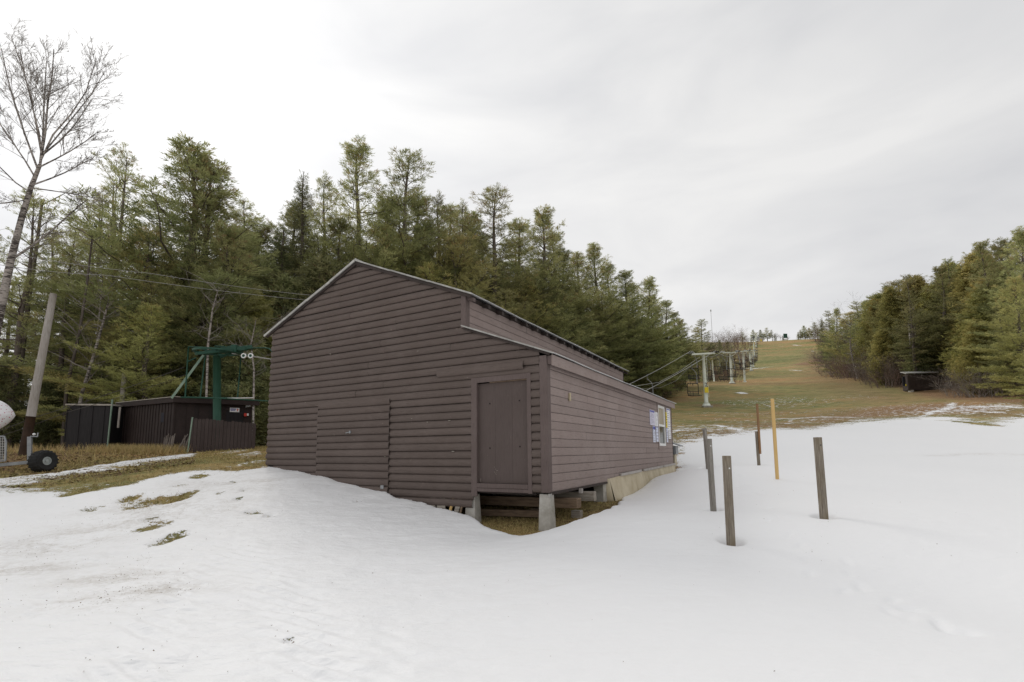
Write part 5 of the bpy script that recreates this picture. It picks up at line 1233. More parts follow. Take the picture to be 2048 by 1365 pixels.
# ---- left wood
NTH = [f'{a}' for a in 'first second third fourth fifth sixth seventh eighth ninth tenth eleventh twelfth thirteenth fourteenth fifteenth sixteenth seventeenth eighteenth nineteenth twentieth twenty-first twenty-second twenty-third twenty-fourth twenty-fifth twenty-sixth twenty-seventh twenty-eighth twenty-ninth thirtieth thirty-first thirty-second thirty-third thirty-fourth thirty-fifth'.split()]
ORD = ['first', 'second', 'third', 'fourth', 'fifth', 'sixth', 'seventh', 'eighth', 'ninth', 'tenth', 'eleventh', 'twelfth', 'thirteenth', 'fourteenth', 'fifteenth', 'sixteenth', 'seventeenth', 'eighteenth', 'nineteenth', 'twentieth']
tree('pine_c', 362, 276, 33, 'big bushy white pine with a forked top behind the operator hut', 'left pines', 1.4, rz=1.2)
tree('pine_a', 408, 322, 34.5, 'white pine close behind the big forked one, its top slightly lower', 'left pines', 1.25)
tree('pine_s', 255, 308, 36, 'thin open pine with a bent top left of the big bushy pine', 'left pines', .7)
tree('pine_y', 300, 468, 30, 'yellow green pine in front of the big bushy pine', 'left pines', 1.1)
tree('pine_b', 488, 398, 38, 'slim pine between the big bushy pine and the shed gable', 'left pines', .85)
tree('pine_c', 440, 445, 31, 'dense green pine above the green drive tower', 'left pines', 1.1)
tree('pine_y', 305, 618, 26.8, 'young bright yellow green pine just behind the annex', 'left pines', 1.25)
tree('pine_s', 72, 392, 27, 'scraggy dark pine beside the white barked bare tree', 'left pines', .75)
tree('pine_s', -20, 470, 30, 'scraggy dark pine at the photo edge behind the bare tree', 'left pines', .75)
tree('pine_s', 150, 455, 33, 'open dark pine between the bare tree and the big pine', 'left pines', .72)
tree('pine_s', 208, 395, 37, 'thin straggling pine with bare lower trunk left of the forked pine', 'left pines', .65)
tree('pine_d', 30, 560, 36, 'low dark pine behind the leaning pole', 'left pines', 1.0)
tree('pine_d', 120, 520, 40, 'dark pine farther back between the two poles', 'left pines', 1.0)
tree('pine_d', 195, 560, 42, 'dark pine farther back above the short pole', 'left pines', 1.0)
tree('spruce_b', 420, 640, 29.5, 'dark evergreen under the dense pine right behind the hut', 'left pines', 1.1)
tree('cedar_a', 522, 590, 33, 'olive green cedar beside the left corner of the shed', 'left cedars', 1.25)
tree('cedar_g', 580, 560, 36, 'dark green cedar rising over the left roof slope of the shed', 'left cedars', 1.2)
tree('cedar_g', 487, 640, 30, 'dark green cedar behind the white sheaves of the drive tower', 'left cedars', 1.3)
tree('cedar_g', 230, 700, 28.5, 'low dark cedar behind the annex and short pole', 'left cedars', 1.2)
tree('cedar_g', 110, 735, 28, 'low dark cedar between the leaning pole and the annex', 'left cedars', 1.3)
tree('cedar_g', 20, 720, 27, 'low dark cedar at the photo edge behind the trailer', 'left cedars', 1.3)
tree('spruce_b', 350, 690, 29, 'dark low evergreen behind the hut roof', 'left cedars', 1.1)
for i, (u, vt, Y, p) in enumerate(sorted([(-60, 640, 44, 'pine_d'), (60, 650, 48, 'spruce_b'), (150, 660, 50, 'cedar_g'), (260, 600, 46, 'pine_d'), (330, 560, 44, 'pine_b'), (395, 520, 45, 'pine_b'), (470, 450, 46, 'pine_a'), (520, 475, 47, 'pine_c'), (430, 395, 40, 'pine_a'), (190, 470, 44, 'pine_s'), (110, 470, 42, 'pine_s'), (232, 372, 43, 'pine_s')])):
    tree(p, u, vt, Y, f'dark evergreen deep behind the hut, {ORD[i]} from the left in the back row', 'back row of the wood behind the hut', 1.1)
# ---- trees behind the shed
row = [('spruce_a', 617, 340, 40, 'narrow pointed spruce left above the shed ridge', 1.0), ('pine_d', 655, 362, 41, 'slim pine squeezed between the pointed spruce and the tallest pine', .8), ('pine_a', 722, 293, 43, 'tallest pine of the row, straight above the shed ridge', .95),
       ('pine_b', 818, 312, 43, 'pine with a lopsided crown, second tallest behind the shed', 1.05), ('pine_d', 880, 398, 46, 'slim pine right of the lopsided one behind the shed', .85), ('pine_d', 930, 412, 47, 'slender pine just left of the flat topped pine behind the shed', .8),
       ('pine_b', 990, 383, 47, 'flat topped pine with open whorls over the lean-to corner', 1.15), ('pine_c', 1072, 424, 50, 'bushy pine right of the flat topped pine', 1.05), ('pine_a', 1128, 497, 52, 'lower dark green pine right of the bushy pine', 1.1), ('pine_c', 1192, 488, 56, 'pine with a rounded pale top over the upper shed wall', 1.05),
       ('pine_a', 1246, 543, 59, 'pine above the far end of the shed roof', 1.1), ('pine_c', 1292, 562, 63, 'pine right past the far end of the shed roof', 1.15), ('pine_a', 1330, 600, 70, 'dense pine above the haul ropes', 1.25), ('pine_c', 1365, 640, 80, 'pine where the row drops toward the lift line', 1.2), ('pine_b', 1392, 655, 96, 'last pine of the row left of the nearest lift tower', 1.1)]
for p, u, vt, Y, lb, w in row: tree(p, u, vt, Y, lb, 'pines behind the shed', w)
fill = [('spruce_b', 562, 440, 39), ('pine_c', 590, 425, 44), ('cedar_g', 650, 525, 37), ('pine_a', 690, 440, 40), ('pine_d', 765, 420, 48), ('pine_y', 780, 470, 42), ('pine_a', 850, 455, 50), ('pine_y', 905, 480, 43), ('pine_a', 955, 470, 52), ('pine_y', 860, 540, 41), ('pine_b', 1030, 480, 55), ('pine_c', 1100, 530, 49), ('pine_y', 1050, 560, 47), ('pine_c', 1160, 570, 54), ('pine_b', 1220, 585, 62), ('spruce_b', 1200, 610, 55), ('cedar_g', 1255, 640, 60), ('cedar_g', 1290, 660, 64), ('spruce_b', 1320, 665, 68), ('cedar_g', 1350, 690, 76)]
fill += [('pine_a', 772, 395, 46), ('pine_c', 850, 400, 48), ('pine_a', 908, 412, 50), ('pine_c', 955, 428, 51), ('pine_a', 1030, 440, 53), ('pine_a', 1102, 468, 53), ('pine_c', 1160, 506, 57), ('pine_a', 1218, 530, 60), ('pine_a', 1268, 566, 64), ('pine_c', 1310, 592, 69), ('pine_a', 1347, 625, 78), ('pine_c', 540, 455, 42)]
fill.sort(key=lambda q: q[1])
for i, (p, u, vt, Y) in enumerate(fill): tree(p, u, vt, Y, f'evergreen filling the row behind the shed, {NTH[i]} of the shorter ones from the left', 'shorter evergreens behind the shed', 1.15)
back = [(560, 500, 55), (630, 480, 56), (700, 490, 57), (770, 500, 58), (840, 510, 60), (910, 520, 62), (980, 530, 64), (1050, 545, 66), (1120, 565, 69), (1190, 600, 74), (1260, 630, 80), (1310, 650, 90), (1350, 665, 102)]
for i, (u, vt, Y) in enumerate(back): tree('pine_b' if i % 2 else 'pine_c', u, vt, Y, f'pine half hidden at the back of the wood behind the shed, {ORD[i]} from the left', 'back row behind the shed', 1.3)
# ---- slope, left of the lift line
for i, (p, u, vt, Y, lb) in enumerate([('bare_b', 1402, 668, 118, 'reddish bare tree left of the second lift tower'), ('bare_c', 1420, 672, 130, 'pale bare tree behind the white pole'), ('bare_b', 1440, 668, 150, 'reddish bare tree under the radio mast'), ('bare_a', 1430, 690, 128, 'grey bare tree low beside the second tower'), ('spruce_b', 1440, 678, 140, 'dark pointed spruce among the bare trees by the lift'), ('pine_a', 1455, 684, 150, 'green pine among the bare trees by the lift'), ('bare_b', 1488, 672, 230, 'reddish bare tree right beside the upper lift towers'),
                                   ('bare_c', 1460, 655, 215, 'pale bare tree on the skyline left of the upper towers'), ('bare_b', 1472, 657, 225, 'reddish bare tree on the skyline left of the upper towers'), ('bare_a', 1448, 660, 205, 'grey bare tree on the skyline right of the radio mast'), ('bare_c', 1432, 662, 190, 'pale bare tree on the skyline left of the radio mast'), ('bare_c', 1412, 668, 160, 'pale bare tree at the end of the pine row'), ('pine_b', 1403, 640, 118, 'small pine with a bare top at the end of the row'),
                                   ('bare_b', 1466, 692, 180, 'low reddish bare tree beside the third tower'), ('bare_a', 1480, 690, 190, 'low grey bare tree beside the fourth tower'), ('spruce_b', 1428, 700, 122, 'dark evergreen behind the second tower crossarm'), ('spruce_b', 1414, 706, 112, 'dark evergreen behind the nearest tower top'), ('pine_c', 1446, 702, 135, 'dark pine behind the second lift tower')]):
    tree(p, u, vt, Y, lb, 'bare trees and evergreens left of the lift', 1.15)
for i, (k, u, v, Y, h, w) in enumerate([('shrub_b', 1448, 758, 108, 4.5, 1.3), ('shrub_a', 1466, 752, 116, 4.2, 1.2), ('shrub_b', 1438, 760, 112, 4.0, 1.2), ('shrub_b', 1474, 735, 135, 5.0, 1.1), ('shrub_a', 1392, 766, 92, 3.2, 1.4), ('shrub_b', 1376, 768, 88, 3.0, 1.4), ('shrub_a', 1408, 765, 98, 3.0, 1.4), ('shrub_b', 1484, 718, 160, 5.5, 1.1), ('shrub_a', 1345, 772, 74, 2.6, 1.4), ('shrub_b', 1320, 775, 68, 2.4, 1.4), ('shrub_a', 1490, 705, 190, 5, 1.2)]):
    shrub(k, u, v, Y, h, f'bare brush along the lift line, {ORD[i]} patch of it', 'bare brush along the lift line', w)
# ---- right wood
rwood = [('pine_c', 2050, 462, 45, 'pine at the photo edge, tallest of the wood past the posts', 1.3), ('pine_b', 2008, 478, 48, 'pine with a ragged top second from the photo edge', 1.25), ('pine_a', 1958, 484, 50, 'broad pine with a flat ragged top in the wood past the posts', 1.1), ('pine_d', 1892, 520, 66, 'dark pine standing out over the cedars of the wood past the posts', 1.0), ('cedar_c', 1962, 560, 52, 'brownish cedar in the middle of the wood past the posts', 1.3), ('cedar_b', 1855, 572, 68, 'large olive brown cedar above the small shed', 1.35),
         ('pine_b', 1812, 550, 64, 'pine on the skyline above the birch stub', 1.0), ('cedar_a', 1932, 590, 60, 'dense olive cedar hanging over the small shed roof', 1.4), ('cedar_c', 1885, 600, 67, 'rusty cedar directly behind the small shed', 1.2), ('pine_y', 2030, 560, 41, 'yellow green pine hanging low at the photo edge', 1.2), ('pine_a', 2000, 610, 44, 'blue green pine with drooping boughs near the photo edge', 1.2), ('cedar_b', 1952, 640, 49, 'olive cedar over the bare brush right of the small shed', 1.3),
         ('cedar_a', 1780, 578, 72, 'olive cedar left of the birch stub', 1.2), ('pine_a', 1770, 570, 76, 'pine behind the cedar left of the birch stub', 1.0), ('cedar_c', 1750, 600, 80, 'rusty cedar where the wood starts to drop', 1.25), ('pine_d', 1738, 592, 90, 'thin pine with a dark top on the sloping skyline', 1.0), ('bare_c', 1722, 590, 95, 'pale bare tree on the sloping skyline', 1.1), ('pine_b', 1712, 604, 100, 'grey green pine left of the pale bare tree', 1.1), ('pine_c', 1673, 620, 118, 'bright green conical pine at the left end of the wood past the posts', 1.1), ('pine_a', 1690, 640, 108, 'low pine right of the conical pine', 1.2), ('bare_a', 1702, 640, 98, 'grey bare tree between the low pine and the cedars', 1.2), ('pine_c', 1660, 655, 125, 'small pine left of the conical pine', 1.1), ('bare_a', 1645, 640, 165, 'grey bare tree above the end of the grass slope', 1.2), ('bare_b', 1637, 648, 210, 'reddish bare tree at the top end of the wood past the posts', 1.2), ('spruce_b', 1640, 637, 190, 'dark spruce at the top end of the wood past the posts', 1.1), ('pine_b', 1655, 622, 150, 'pine behind the conical pine', 1.0),
         ('pine_a', 1828, 688, 66, 'green pine under the birch stub', 1.2), ('pine_d', 1796, 650, 70, 'grey green pine left under the birch stub', 1.2), ('cedar_g', 1725, 668, 90, 'dark cedar low behind the bare brush', 1.3), ('cedar_b', 1765, 660, 72, 'olive cedar low behind the bare brush', 1.3), ('pine_y', 1690, 690, 100, 'yellow green young pine above the leaning birch', 1.2), ('cedar_g', 1840, 700, 67, 'dark cedar left behind the small shed', 1.2), ('cedar_g', 2000, 700, 46, 'dark green cedar low in the shade near the photo edge', 1.2), ('pine_y', 2055, 700, 37, 'yellow green bough of a young pine at the photo edge', 1.3)]
rwood += [('cedar_g', 1833, 684, 64.8, 'small dark evergreen in front of the birch stub behind the small shed', 1.25), ('pine_c', 1985, 492, 53, 'dense pine between the two ragged topped pines of the wood past the posts', 1.3), ('pine_y', 2040, 476, 53, 'pale pine just inside the photo edge, behind the tallest', .85), ('cedar_b', 1948, 508, 61, 'tall olive cedar left of the broad ragged topped pine', 1.5), ('cedar_a', 1905, 526, 69, 'tall olive cedar right of the dark standing out pine', 1.5),
          ('pine_c', 1868, 536, 64, 'rounded pine left of the dark standing out pine', 1.35), ('cedar_a', 1833, 552, 70, 'tall cedar behind the birch stub', 1.6), ('pine_y', 1797, 566, 74, 'pale rounded pine left above the birch stub', 1.6), ('cedar_b', 1760, 588, 82, 'olive cedar on the skyline left of the pale rounded pine', 1.6), ('pine_c', 1728, 606, 96, 'rounded pine beside the pale bare tree', 1.4), ('pine_y', 1700, 628, 108, 'pale pine between the pale bare tree and the conical pine', 1.5),
          ('cedar_b', 1975, 575, 50, 'olive cedar between the rusty cedar and the drooping pine', 1.4), ('pine_y', 1990, 600, 56, 'pale pine behind the brownish cedar', 1.2), ('cedar_a', 1800, 640, 73, 'olive cedar under the pine left of the birch stub', 1.5), ('pine_y', 2018, 660, 44, 'pale low pine with drooping boughs right of the brush', 1.0)]
for p, u, vt, Y, lb, w in [(q[0], q[1], q[2], q[3], q[4], q[5] * (.78 if q[0].startswith('pine') and q[1] > 1760 else .9 if q[0].startswith('pine') else 1.0)) for q in rwood]: tree(p, u, vt, Y, lb, 'trees of the wood past the posts', w)
rb = [(2080, 520, 56), (1985, 540, 62), (1920, 560, 66), (1860, 590, 72), (1810, 600, 80), (1770, 610, 92), (1735, 625, 106), (1700, 640, 125)]
for i, (u, vt, Y) in enumerate(rb): tree('pine_c' if i % 2 else 'cedar_a', u, vt, Y, f'evergreen at the back of the wood past the posts, {ORD[i]} from the photo edge', 'back row of the wood past the posts', 1.4)
shr = [('shrub_a', 1705, 752, 88, 4.2, 1.3), ('shrub_b', 1728, 757, 80, 4.0, 1.3), ('shrub_a', 1750, 762, 74, 3.6, 1.4), ('shrub_a', 1775, 766, 69, 3.6, 1.4), ('shrub_b', 1788, 770, 68, 3.4, 1.3), ('shrub_c', 1740, 745, 82, 4.6, 1.3), ('shrub_a', 1685, 742, 98, 4.0, 1.3), ('shrub_b', 1662, 730, 120, 4.4, 1.3), ('shrub_a', 1648, 715, 150, 5.0, 1.2), ('shrub_b', 1640, 700, 185, 5.5, 1.2),
       ('shrub_c', 1912, 786, 54, 2.2, 1.5), ('shrub_c', 1930, 792, 50, 2.6, 1.5), ('shrub_a', 1950, 795, 48, 2.6, 1.5), ('shrub_c', 1970, 797, 46, 2.4, 1.5), ('shrub_b', 1900, 776, 64, 2.6, 1.4), ('shrub_a', 1995, 799, 44, 1.8, 1.5), ('shrub_a', 1820, 765, 69, 3.2, 1.3), ('shrub_b', 1812, 745, 71, 4.6, 1.2)]
shr += [('shrub_b', 1716, 750, 86, 4.6, 1.3), ('shrub_c', 1760, 760, 76, 4.4, 1.3), ('shrub_b', 1695, 745, 93, 4.6, 1.3), ('shrub_c', 1672, 735, 110, 4.8, 1.3), ('shrub_a', 1786, 764, 71, 4.2, 1.2)]
for i, (k, u, v, Y, h, w) in enumerate(sorted(shr, key=lambda q: q[1])): shrub(k, u, v, Y, h * 1.08, f'bare grey brown brush under the wood past the posts, {NTH[i]} clump from the slope', 'bare brush under the wood past the posts', w)
# ---- hilltop
ht_ = [('pine_b', 1484, 664, 300), ('pine_a', 1505, 660, 330), ('pine_c', 1521, 660, 326), ('pine_b', 1533, 656, 328), ('pine_d', 1543, 660, 328), ('bare_a', 1552, 666, 330), ('spruce_b', 1549, 667, 334), ('bare_b', 1560, 669, 332), ('spruce_b', 1565, 671, 334), ('bare_a', 1576, 672, 334), ('pine_b', 1600, 660, 332), ('pine_c', 1609, 652, 332), ('spruce_b', 1596, 664, 330), ('pine_a', 1618, 656, 328), ('bare_b', 1632, 648, 300), ('pine_b', 1628, 645, 290), ('bare_a', 1495, 672, 290), ('bare_b', 1476, 668, 280), ('bare_a', 1467, 664, 270), ('bare_c', 1456, 662, 262)]
for i, (p, u, vt, Y) in enumerate(sorted(ht_, key=lambda q: q[1])): tree(p, u, vt, Y, f'small far tree on the crest of the slope, {ORD[i]} from the left', 'far trees on the crest', 1.5)

# ---- the big bare tree with pale bark on the left, its trunk follows the photo
def custom_bare():
    Yt = 22.0; tpts = [(-38, 905), (-14, 690), (5, 600), (22, 520), (45, 430), (62, 375), (80, 330)]
    b = at(*tpts[0], Yt); b[2] = gz(b[0], b[1]); P = np.array([at(u, v, Yt) - b for u, v in tpts]); P[0] = (0, 0, -.2)
    o = thing('bare_tree', 'tall bare tree with pale bark and a wide fan of branches beside the leaning pole', 'tree', b, 0)
    m = MB(); m.tube(P, [.22, .18, .16, .14, .12, .10, .075], 12); m.build('trunk', M['birch'], o, smooth=True)
    r = np.random.default_rng(77); lb = MB(); bb = MB()
    def twigs(p, d, L, rad, lev):
        ns = 4; path = [p]; dd = d / np.linalg.norm(d)
        for i in range(ns):
            dd = dd + r.normal(0, .08 + .03 * lev, 3) + np.array([0, 0, .05]); dd /= np.linalg.norm(dd); path.append(path[-1] + dd * L / ns)
        path = np.array(path); (lb if lev < 1 else bb).tube(path, np.maximum(np.linspace(rad, rad * .35, ns + 1), .005), 6 if lev == 0 else 4 if lev == 1 else 3, r.random(), cap=False)
        if lev >= 3: return
        nch = (15, 7, 4)[lev]
        for c in range(nch):
            q = r.uniform(.18, 1); i = q * ns; k = min(int(i), ns - 1); p2 = path[k] + (path[k+1] - path[k]) * (i - k); d2 = path[k+1] - path[k]; d2 /= np.linalg.norm(d2)
            pr = r.normal(0, 1, 3); pr -= d2 * (pr @ d2); pr /= np.linalg.norm(pr); sp = r.uniform(.4, .85)
            twigs(p2, d2 * math.cos(sp) + pr * math.sin(sp) + np.array([0, 0, .12]), L * (r.uniform(.22, .40) if lev == 0 else r.uniform(.26, .46)) * (1.2 - .5 * q), max(rad * (1 - .6 * q) * .42, .006), lev + 1)
    def lim(a, b_, rad, dy):
        p = at(*a, Yt) - b; q = at(*b_, Yt + dy) - b; twigs(p, q - p, np.linalg.norm(q - p) * .92, rad * .5, 0)
    for a, b_, rad, dy in [((80, 330), (131, 68), .11, 0), ((80, 330), (150, 110), .10, 1.2), ((82, 320), (172, 90), .09, -1.2), ((76, 340), (18, 110), .09, 1), ((70, 355), (-40, 210), .085, -1), ((85, 310), (200, 195), .085, 1.5), ((78, 335), (205, 265), .075, -1.5), ((66, 370), (205, 325), .075, .8), ((60, 385), (-50, 330), .07, 1.5), ((84, 315), (95, 80), .08, 2), ((84, 315), (70, 90), .08, -2), ((55, 400), (-60, 420), .06, -1.5), ((62, 376), (215, 400), .06, 2), ((84, 310), (190, 130), .08, 2.2), ((22, 520), (210, 408), .11, 1.2)]:
        lim(a, b_, rad, dy)
    lb.build('limbs', M['birch'], o, smooth=True); bb.build('branches', M['twig_pale'], o, smooth=True)
custom_bare()
def thin_trunk(pts, Y, r0, mat, label, group, name='birch_tree', tw=6, cat='tree'):
    b = at(*pts[0], Y); b[2] = gz(b[0], b[1]); P = np.array([at(u, v, Y) - b for u, v in pts]); P[0] = (0, 0, -.2)
    o = thing(name, label, cat, b, 0, group); m = MB(); m.tube(P, np.linspace(r0, r0 * .4, len(P)), 8); m.build('trunk', M[mat], o, smooth=True)
    r = np.random.default_rng(int(pts[0][0]) + 5); bb = MB()
    for i in range(tw * 3):
        q = r.uniform(.3, 1) * (len(P) - 1); k = min(int(q), len(P) - 2); p = P[k] + (P[k+1] - P[k]) * (q - k); a = r.uniform(0, 6.28); L = r.uniform(.6, 2.0)
        e = p + np.array([math.cos(a) * L, math.sin(a) * L, L * r.uniform(.3, 1.0)]); mid = (p + e) / 2 + r.normal(0, .08, 3); bb.tube([p, mid, e], [r0 * .28, r0 * .2, .006], 3, r.random(), cap=False)
        for _ in range(4):
            p2 = p + (e - p) * r.uniform(.3, 1); bb.tube([p2, p2 + r.normal(0, .35, 3) + [0, 0, .2]], [.010, .004], 3, r.random(), cap=False)
    bb.build('branches', M['twig_pale'], o, smooth=True); return o
thin_trunk([(150, 860), (163, 790), (185, 720), (205, 650), (218, 600)], 26, .10, 'birch', 'thin pale birch leaning over the annex', 'birches on the left')
thin_trunk([(165, 850), (180, 760), (192, 690), (200, 620), (205, 560)], 28, .07, 'birch', 'thinner birch right behind the leaning one above the annex', 'birches on the left')
thin_trunk([(128, 870), (133, 780), (160, 660), (175, 560), (185, 470)], 27, .10, 'bark', 'slim dark trunk rising between the leaning pole and the annex', 'thin trunks in the wood behind the hut', 'bare_tree')
thin_trunk([(20, 880), (40, 740), (58, 600), (75, 480), (85, 400)], 29, .16, 'bark', 'straight dark trunk just left of the leaning pole', 'thin trunks in the wood behind the hut', 'bare_tree')
thin_trunk([(240, 860), (232, 700), (225, 560), (222, 440)], 33, .12, 'bark', 'dark trunk behind the short pole', 'thin trunks in the wood behind the hut', 'bare_tree')
thin_trunk([(416, 800), (416, 690), (425, 620), (436, 580)], 27, .07, 'birch', 'thin white birch behind the drive tower guard frame', 'birches on the left')
thin_trunk([(510, 820), (508, 740), (502, 690), (512, 640)], 27, .06, 'birch', 'crooked pale stem behind the white sheaves', 'birches on the left')
thin_trunk([(1715, 748), (1706, 722), (1701, 698), (1700, 680)], 82, .16, 'birch', 'pale thin birch leaning at the edge of the wood past the posts', 'birches of the wood past the posts')
o = thin_trunk([(1826, 745), (1824, 690), (1821, 660), (1818, 632)], 66, .36, 'birch', 'broken white birch stub standing out against the wood past the posts', 'birches of the wood past the posts', tw=4)
thin_trunk([(1838, 745), (1834, 690), (1828, 640), (1825, 610)], 66.5, .10, 'birch', 'thin pale stem beside the broken birch stub', 'birches of the wood past the posts')

# ================================================================== GRASS
def inside(px, poly): return poly_sd(px[:, 0], px[:, 1], poly) > 0
def scatter_grass():
    r = np.random.default_rng(5); X = []; S = []
    # bare ground round the shed corner
    n = 26000; bx = r.uniform(-2.6, 1.2, n); by = r.uniform(-.8, 5, n); P = np.stack([K[0] + BX[0] * bx + BY[0] * by, K[1] + BX[1] * bx + BY[1] * by], 1)
    k = trench(P[:, 0], P[:, 1]) > .55; k &= r.random(n) < np.where(by > .5, .45, .9); X.append(P[k]); S.append(np.full(k.sum(), .055))
    # everywhere on the near slope where the mesh carries no snow
    def snow_at(P):
        th = np.degrees(np.arctan2(P[:, 0], P[:, 1])); ra = np.hypot(P[:, 0], P[:, 1])
        ia = np.clip(np.searchsorted(ang, th), 0, len(ang) - 1); ir = np.clip(np.searchsorted(rad, ra), 0, len(rad) - 1)
        return snow.reshape(RR.shape)[ir, ia]
    n = 150000; th = np.radians(r.uniform(-50, 50, n)); ra = np.exp(r.uniform(math.log(9), math.log(42), n)); P = np.stack([ra * np.sin(th), ra * np.cos(th)], 1)
    sv = snow_at(P); k = (r.random(n) < np.clip((.62 - sv) * 3, 0, .9) * sstep(34, 20, ra)) & (trench(P[:, 0], P[:, 1]) < .2)
    bx, by = w2bl(P[:, 0], P[:, 1]); k &= ~((bx > -8.6) & (bx < .3) & (by > -.05) & (by < 12.0))
    P = P[k]; X.append(P); S.append(np.where(np.hypot(P[:, 0], P[:, 1]) < 20, .075, .10))
    P = np.concatenate(X); S = np.concatenate(S); z = np.zeros(len(P))
    z = terrain(P[:, 0], P[:, 1]); n = len(P); nb = 3
    P3 = np.repeat(np.column_stack([P, z - .01]), nb, 0) + np.column_stack([r.normal(0, .02, (n * nb, 2)), np.zeros(n * nb)]); h = np.repeat(S, nb)[:, None] * r.uniform(.5, 1.5, (n * nb, 1))
    d = r.normal(0, .75, (n * nb, 3)); d[:, 2] = r.uniform(.3, 1.1, n * nb); d /= np.linalg.norm(d, axis=1, keepdims=True)
    s = np.cross(d, r.normal(0, 1, d.shape)); s /= np.linalg.norm(s, axis=1, keepdims=True); w = np.repeat(S, nb)[:, None] * .085
    V = np.stack([P3 - s * w, P3 + s * w, P3 + d * h], 1).reshape(-1, 3); a = np.repeat(np.clip(np.repeat(r.normal(.45, .22, n), nb) + r.normal(0, .1, n * nb), 0, 1), 3)
    m = MB(); m.add(V, np.arange(len(V)).reshape(-1, 3), a)
    t = NT('dry winter grass'); c = t.ramp(t.attr('tint'), [(0, (.20, .13, .07)), (.3, (.28, .25, .09)), (.5, (.46, .37, .16)), (.72, (.64, .51, .26)), (.95, (.50, .34, .17))])
    t.bsdf(c, .8, 0, None, .1); o = m.build('grass', t.m); tag(o, 'short dry grass standing where the snow has melted', 'grass', kind='stuff')
scatter_grass()
def tall_grass():
    r = np.random.default_rng(9); pts = []
    for _ in range(900):
        q = at(r.uniform(218, 380), 905, 20.5); pts.append((q[0] + r.normal(0, .3), r.uniform(19.6, 21.2)))
    for _ in range(380):
        q = at(r.uniform(-20, 225), 905, 18); pts.append((q[0] * r.uniform(.9, 1.3), r.uniform(16.5, 24)))
    P = np.array(pts); z = terrain(P[:, 0], P[:, 1]); n = len(P); nb = 6
    P3 = np.repeat(np.column_stack([P, z - .02]), nb, 0) + r.normal(0, .05, (n * nb, 3)) * [1, 1, 0]; d = r.normal(0, .35, (n * nb, 3)); d[:, 2] = 1; h = r.uniform(.12, .45, (n * nb, 1)); s = np.cross(d, r.normal(0, 1, d.shape)); s /= np.linalg.norm(s, axis=1, keepdims=True)
    V = np.stack([P3 - s * .009, P3 + s * .009, P3 + d * h], 1).reshape(-1, 3); m = MB(); m.add(V, np.arange(len(V)).reshape(-1, 3), np.repeat(r.uniform(.3, 1, n * nb), 3))
    o = m.build('tall_grass', bpy.data.materials['dry winter grass']); tag(o, 'tall straw coloured grass along the hut and the wood edge', 'grass', kind='stuff')
tall_grass()
def leaf_litter():
    r = np.random.default_rng(10); n = 5200; bx = r.uniform(-2.2, 1.1, n); by = r.uniform(-.6, 5, n)
    P = np.stack([K[0] + BX[0] * bx + BY[0] * by, K[1] + BX[1] * bx + BY[1] * by], 1); k = (trench(P[:, 0], P[:, 1]) > .4) & (r.random(n) < .12 + .5 * (bx > -.1)); P = P[k]
    c = bl2w(.35, 12.0); Q = c[:2] + r.normal(0, .35, (500, 2)); P = np.vstack([P, Q])
    n2 = 5000; th = r.uniform(-50, -33, n2); ra = r.uniform(17, 27, n2); Q = np.stack([ra * np.sin(np.radians(th)), ra * np.cos(np.radians(th))], 1); P = np.vstack([P, Q])
    z = terrain(P[:, 0], P[:, 1]) + .012; n = len(P); u = r.normal(0, 1, (n, 3)) * [1, 1, .35]; u /= np.linalg.norm(u, axis=1, keepdims=True); w = np.cross(u, r.normal(0, .3, (n, 3)) + [0, 0, 1]); w /= np.linalg.norm(w, axis=1, keepdims=True)
    c = np.column_stack([P, z]); s = r.uniform(.012, .035, (n, 1)) * np.where(np.arange(n)[:, None] > n - n2, 1.8, 1)
    V = np.stack([c - u * s, c + w * s * .6, c + u * s, c - w * s * .6 + [0, 0, .006]], 1).reshape(-1, 3); m = MB(); m.add(V, np.arange(len(V)).reshape(-1, 4), np.repeat(r.uniform(0, 1, n), 4))
    o = m.build('fallen_leaves', M['brown_cap']); tag(o, 'dead brown leaves scattered on the bare ground', 'leaves', kind='stuff')
leaf_litter()
def snow_grit():
    r = np.random.default_rng(12); pts = []
    for u, v, su, sv, n in [(250, 1165, 60, 22, 300), (300, 1190, 70, 14, 260), (120, 1090, 70, 40, 300), (40, 1150, 60, 40, 220), (200, 1215, 40, 12, 140), (330, 1030, 120, 40, 420), (240, 1060, 90, 40, 260), (460, 975, 120, 25, 300), (575, 1293, 10, 9, 40), (300, 1300, 200, 60, 90), (700, 1120, 160, 60, 60), (1500, 1000, 250, 80, 90), (1000, 1200, 400, 80, 60), (1750, 1000, 200, 80, 60)]:
        for _ in range(int(n * .45)): pts.append(hit(u + r.normal(0, su), min(v + r.normal(0, sv), 1360))[:2])
    P = np.array(pts); P = P[np.hypot(P[:, 0], P[:, 1]) < 22]; n = len(P); z = terrain(P[:, 0], P[:, 1]) + .05 + .006
    u = r.normal(0, 1, (n, 3)) * [1, 1, .25]; u /= np.linalg.norm(u, axis=1, keepdims=True); w = np.cross(u, r.normal(0, .3, (n, 3)) + [0, 0, 1]); w /= np.linalg.norm(w, axis=1, keepdims=True)
    s = r.uniform(.004, .011, (n, 1)); c = np.column_stack([P, z]); k = r.uniform(.15, .6, (n, 1))
    V = np.stack([c - u * s, c + w * s * k + [0, 0, .004], c + u * s, c - w * s * k], 1).reshape(-1, 3); m = MB(); m.add(V, np.arange(len(V)).reshape(-1, 4), np.repeat(r.uniform(0, 1, n), 4))
    o = m.build('snow_debris', M['brown_cap']); tag(o, 'bits of bark, needles and grit lying on the snow', 'debris', kind='stuff')
snow_grit()
SKY_STRENGTH = .10; SKY_GAIN = 7.1; SUN_E = 1.5; EXPO = 0.0; DENOISE = True
